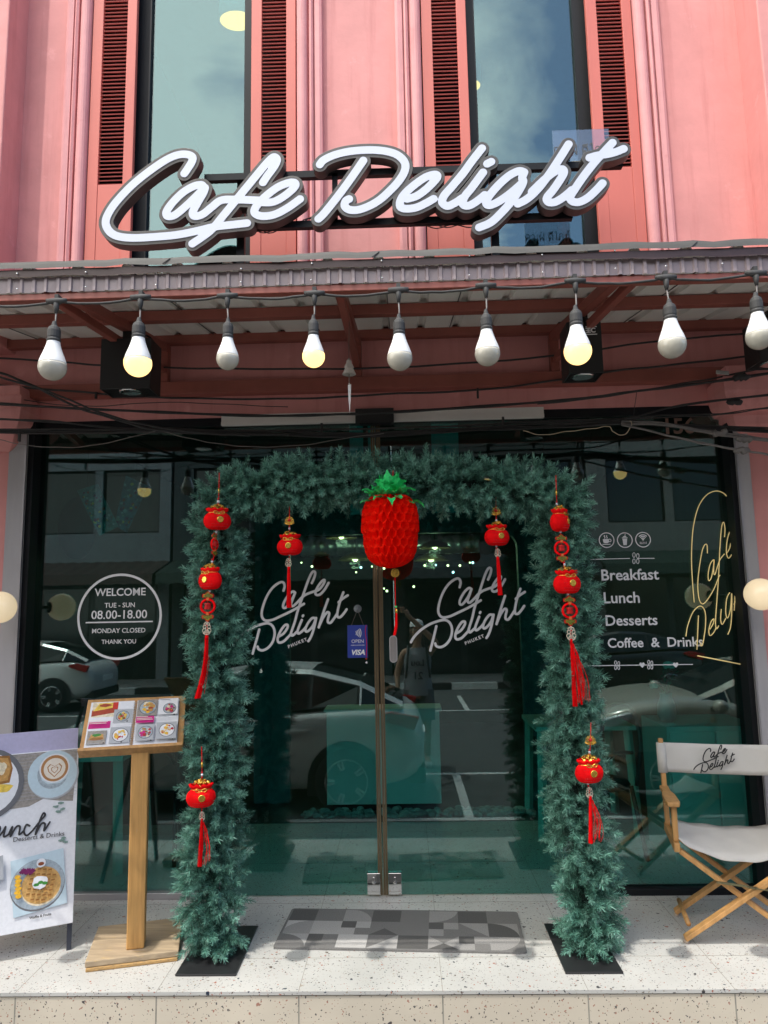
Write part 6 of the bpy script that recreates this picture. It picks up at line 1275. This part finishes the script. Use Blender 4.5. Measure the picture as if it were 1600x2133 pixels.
for k, (L_, dz) in enumerate(((.062, .03), (.070, .012), (.066, -.006), (.052, -.024))):
    b = hx+Vector((-.012, .01, dz)); q.tube([pv(*(b+Vector(d))) for d in ((0, 0, 0), (-.028, .012, .004), (-.028-L_*.35, .008, .004), (-.028-L_*.6, -.004, .002))], [.0095*S_, .009*S_, .0082*S_, .006*S_], SKIN, 8)
q.tube([pv(*(hx+Vector(d))) for d in ((.004, -.004, -.03), (-.02, -.02, -.012), (-.045, -.026, .004))], [.012*S_, .0105*S_, .008*S_], SKIN, 8)
for k in range(4): q.tube([pv(-.245+.004*k, .115+.016*k, .79), pv(-.243+.003*k, .125+.014*k, .745), pv(-.236, .128+.012*k, .715)], [.009*S_, .0085*S_, .006*S_], SKIN, 8)
q.tube([pv(-.235, .10, .83), pv(-.228, .095, .80), pv(-.225, .10, .77)], [.011*S_, .010*S_, .007*S_], SKIN, 8)
q.tube([pv(0, .108, 1.665), pv(0, .128, 1.632), pv(0, .112, 1.622)], [.010*S_, .014*S_, .010*S_], SKIN, 8)
for s in (-1, 1): q.ball(pv(s*.078, .01, 1.645), .024*S_, SKIN, 10, 8, (.4, .8, 1.2))
bo_ = q.build('body', per)
q = MB()
for s in (-1, 1): q.ball(pv(s*.031, .105, 1.662), .012*S_, WHITEP, 10, 8, (1.2, .6, .7)); q.ball(pv(s*.031, .112, 1.662), .006*S_, HAIR, 8, 6)
q.build('eye', per)
q = MB(); q.tube([pv(-.024, .101, 1.595), pv(0, .109, 1.593), pv(.024, .101, 1.595)], [.004*S_, .007*S_, .004*S_], mat('lip', (.35, .10, .09), .5), 8); q.build('mouth', per)
def loft(rows, m_, name, n=28):
    q = MB(); vs = [pv(cx+rx*math.cos(a), cy+ry*math.sin(a), z) for cx, cy, rx, ry, z in rows for a in [2*math.pi*k/n for k in range(n)]]
    q.add(vs, [(i*n+k, i*n+(k+1) % n, (i+1)*n+(k+1) % n, (i+1)*n+k) for i in range(len(rows)-1) for k in range(n)], m_, True); return q.build(name, per)
tk = loft([(0, 0, .185, .135, .86), (0, 0, .175, .13, 1.0), (0, .0, .165, .128, 1.15), (0, .01, .175, .135, 1.28), (0, .01, .165, .125, 1.36), (0, .005, .105, .095, 1.44)], TANK, 'tank_top')
q = MB(); g = text('Lou', .12, bold=.003, ext=.001); q.geo(g, Matrix.Translation(pv(0, .152, 1.26)) @ Matrix.Rotation(math.pi, 4, 'Z') @ UP, BLACKM); g = text('21', .14, bold=.003, ext=.001); q.geo(g, Matrix.Translation(pv(0, .142, 1.10)) @ Matrix.Rotation(math.pi, 4, 'Z') @ UP, BLACKM); q.build('lettering', tk)
for s in (-1, 1): loft([(s*.095, 0, .100, .105, .93), (s*.10, 0, .105, .105, .75), (s*.105, .01, .10, .10, .56)], SHORT, 'shorts')
loft([(0, .01, .088, .105, 1.70), (0, .01, .088, .104, 1.735), (0, .008, .07, .085, 1.775), (0, .0, .03, .04, 1.795)], WHITEP, 'cap')
q = MB(); q.prism([(-.075, .09), (-.06, .17), (0, .195), (.06, .17), (.075, .09)], lambda a, b: pv(a, b, 1.705), (0, 0, .006), WHITEP); q.build('cap_brim', per)
loft([(0, -.02, .090, .098, 1.70), (0, -.035, .092, .09, 1.60), (0, -.05, .10, .07, 1.46), (0, -.06, .09, .05, 1.36)], HAIR, 'hair')
for s in (-1, 1): q = MB(); q.tube([pv(s*.1, -.02, .03), pv(s*.105, .05, .035), pv(s*.11, .14, .03)], [.042*S_, .048*S_, .040*S_], WHITEP, 12); q.build('shoe', per)
bk = thing('backpack', 'dark backpack on the shoulders of the person with the phone', 'backpack', pv(0, -.18, 1.2)); BPM = mat('dark_pack_cloth', (.04, .045, .045), .8, var=.2)
q = MB(); q.bx(-.15*S_, .15*S_, -.08*S_, .08*S_, -.22*S_, .2*S_, BPM, Matrix.Translation(pv(0, -.22, 1.2))); q.build('pack', bk, bevel=.04, seg=4)
for s in (-1, 1): q = MB(); q.tube(crom([pv(s*.10, -.14, 1.38), pv(s*.115, -.03, 1.46), pv(s*.12, .10, 1.40), pv(s*.13, .145, 1.25), pv(s*.15, .06, 1.08), pv(s*.13, -.14, 1.02)], 5), .016, BPM, 8); q.build('strap', bk)
fp = Vector((.17-.18*S_, -6.02+.385*S_, -.6+1.93*S_)); pho = thing('phone', 'phone held up by the person mirrored in the right door', 'phone', fp)
q = MB(); q.bx(fp.x-.040, fp.x+.040, fp.y-.005, fp.y+.004, fp.z-.115, fp.z+.045, BLACKM); q.build('case', pho, bevel=.004)
q = MB(); q.bx(fp.x-.03, fp.x+.012, fp.y+.004, fp.y+.0065, fp.z-.01, fp.z+.035, TRIMB)
for dx, dz in ((-.02, .025), (0, .025), (-.02, .003), (0, .003)): q.lathe([(.001, 0), (.007, 0), (.007, .002), (.001, .002)], (fp.x+dx, fp.y+.0085, fp.z+dz), CGL, 12, M=Matrix.Rotation(math.pi/2, 3, 'X'))
q.build('camera_bump', pho)
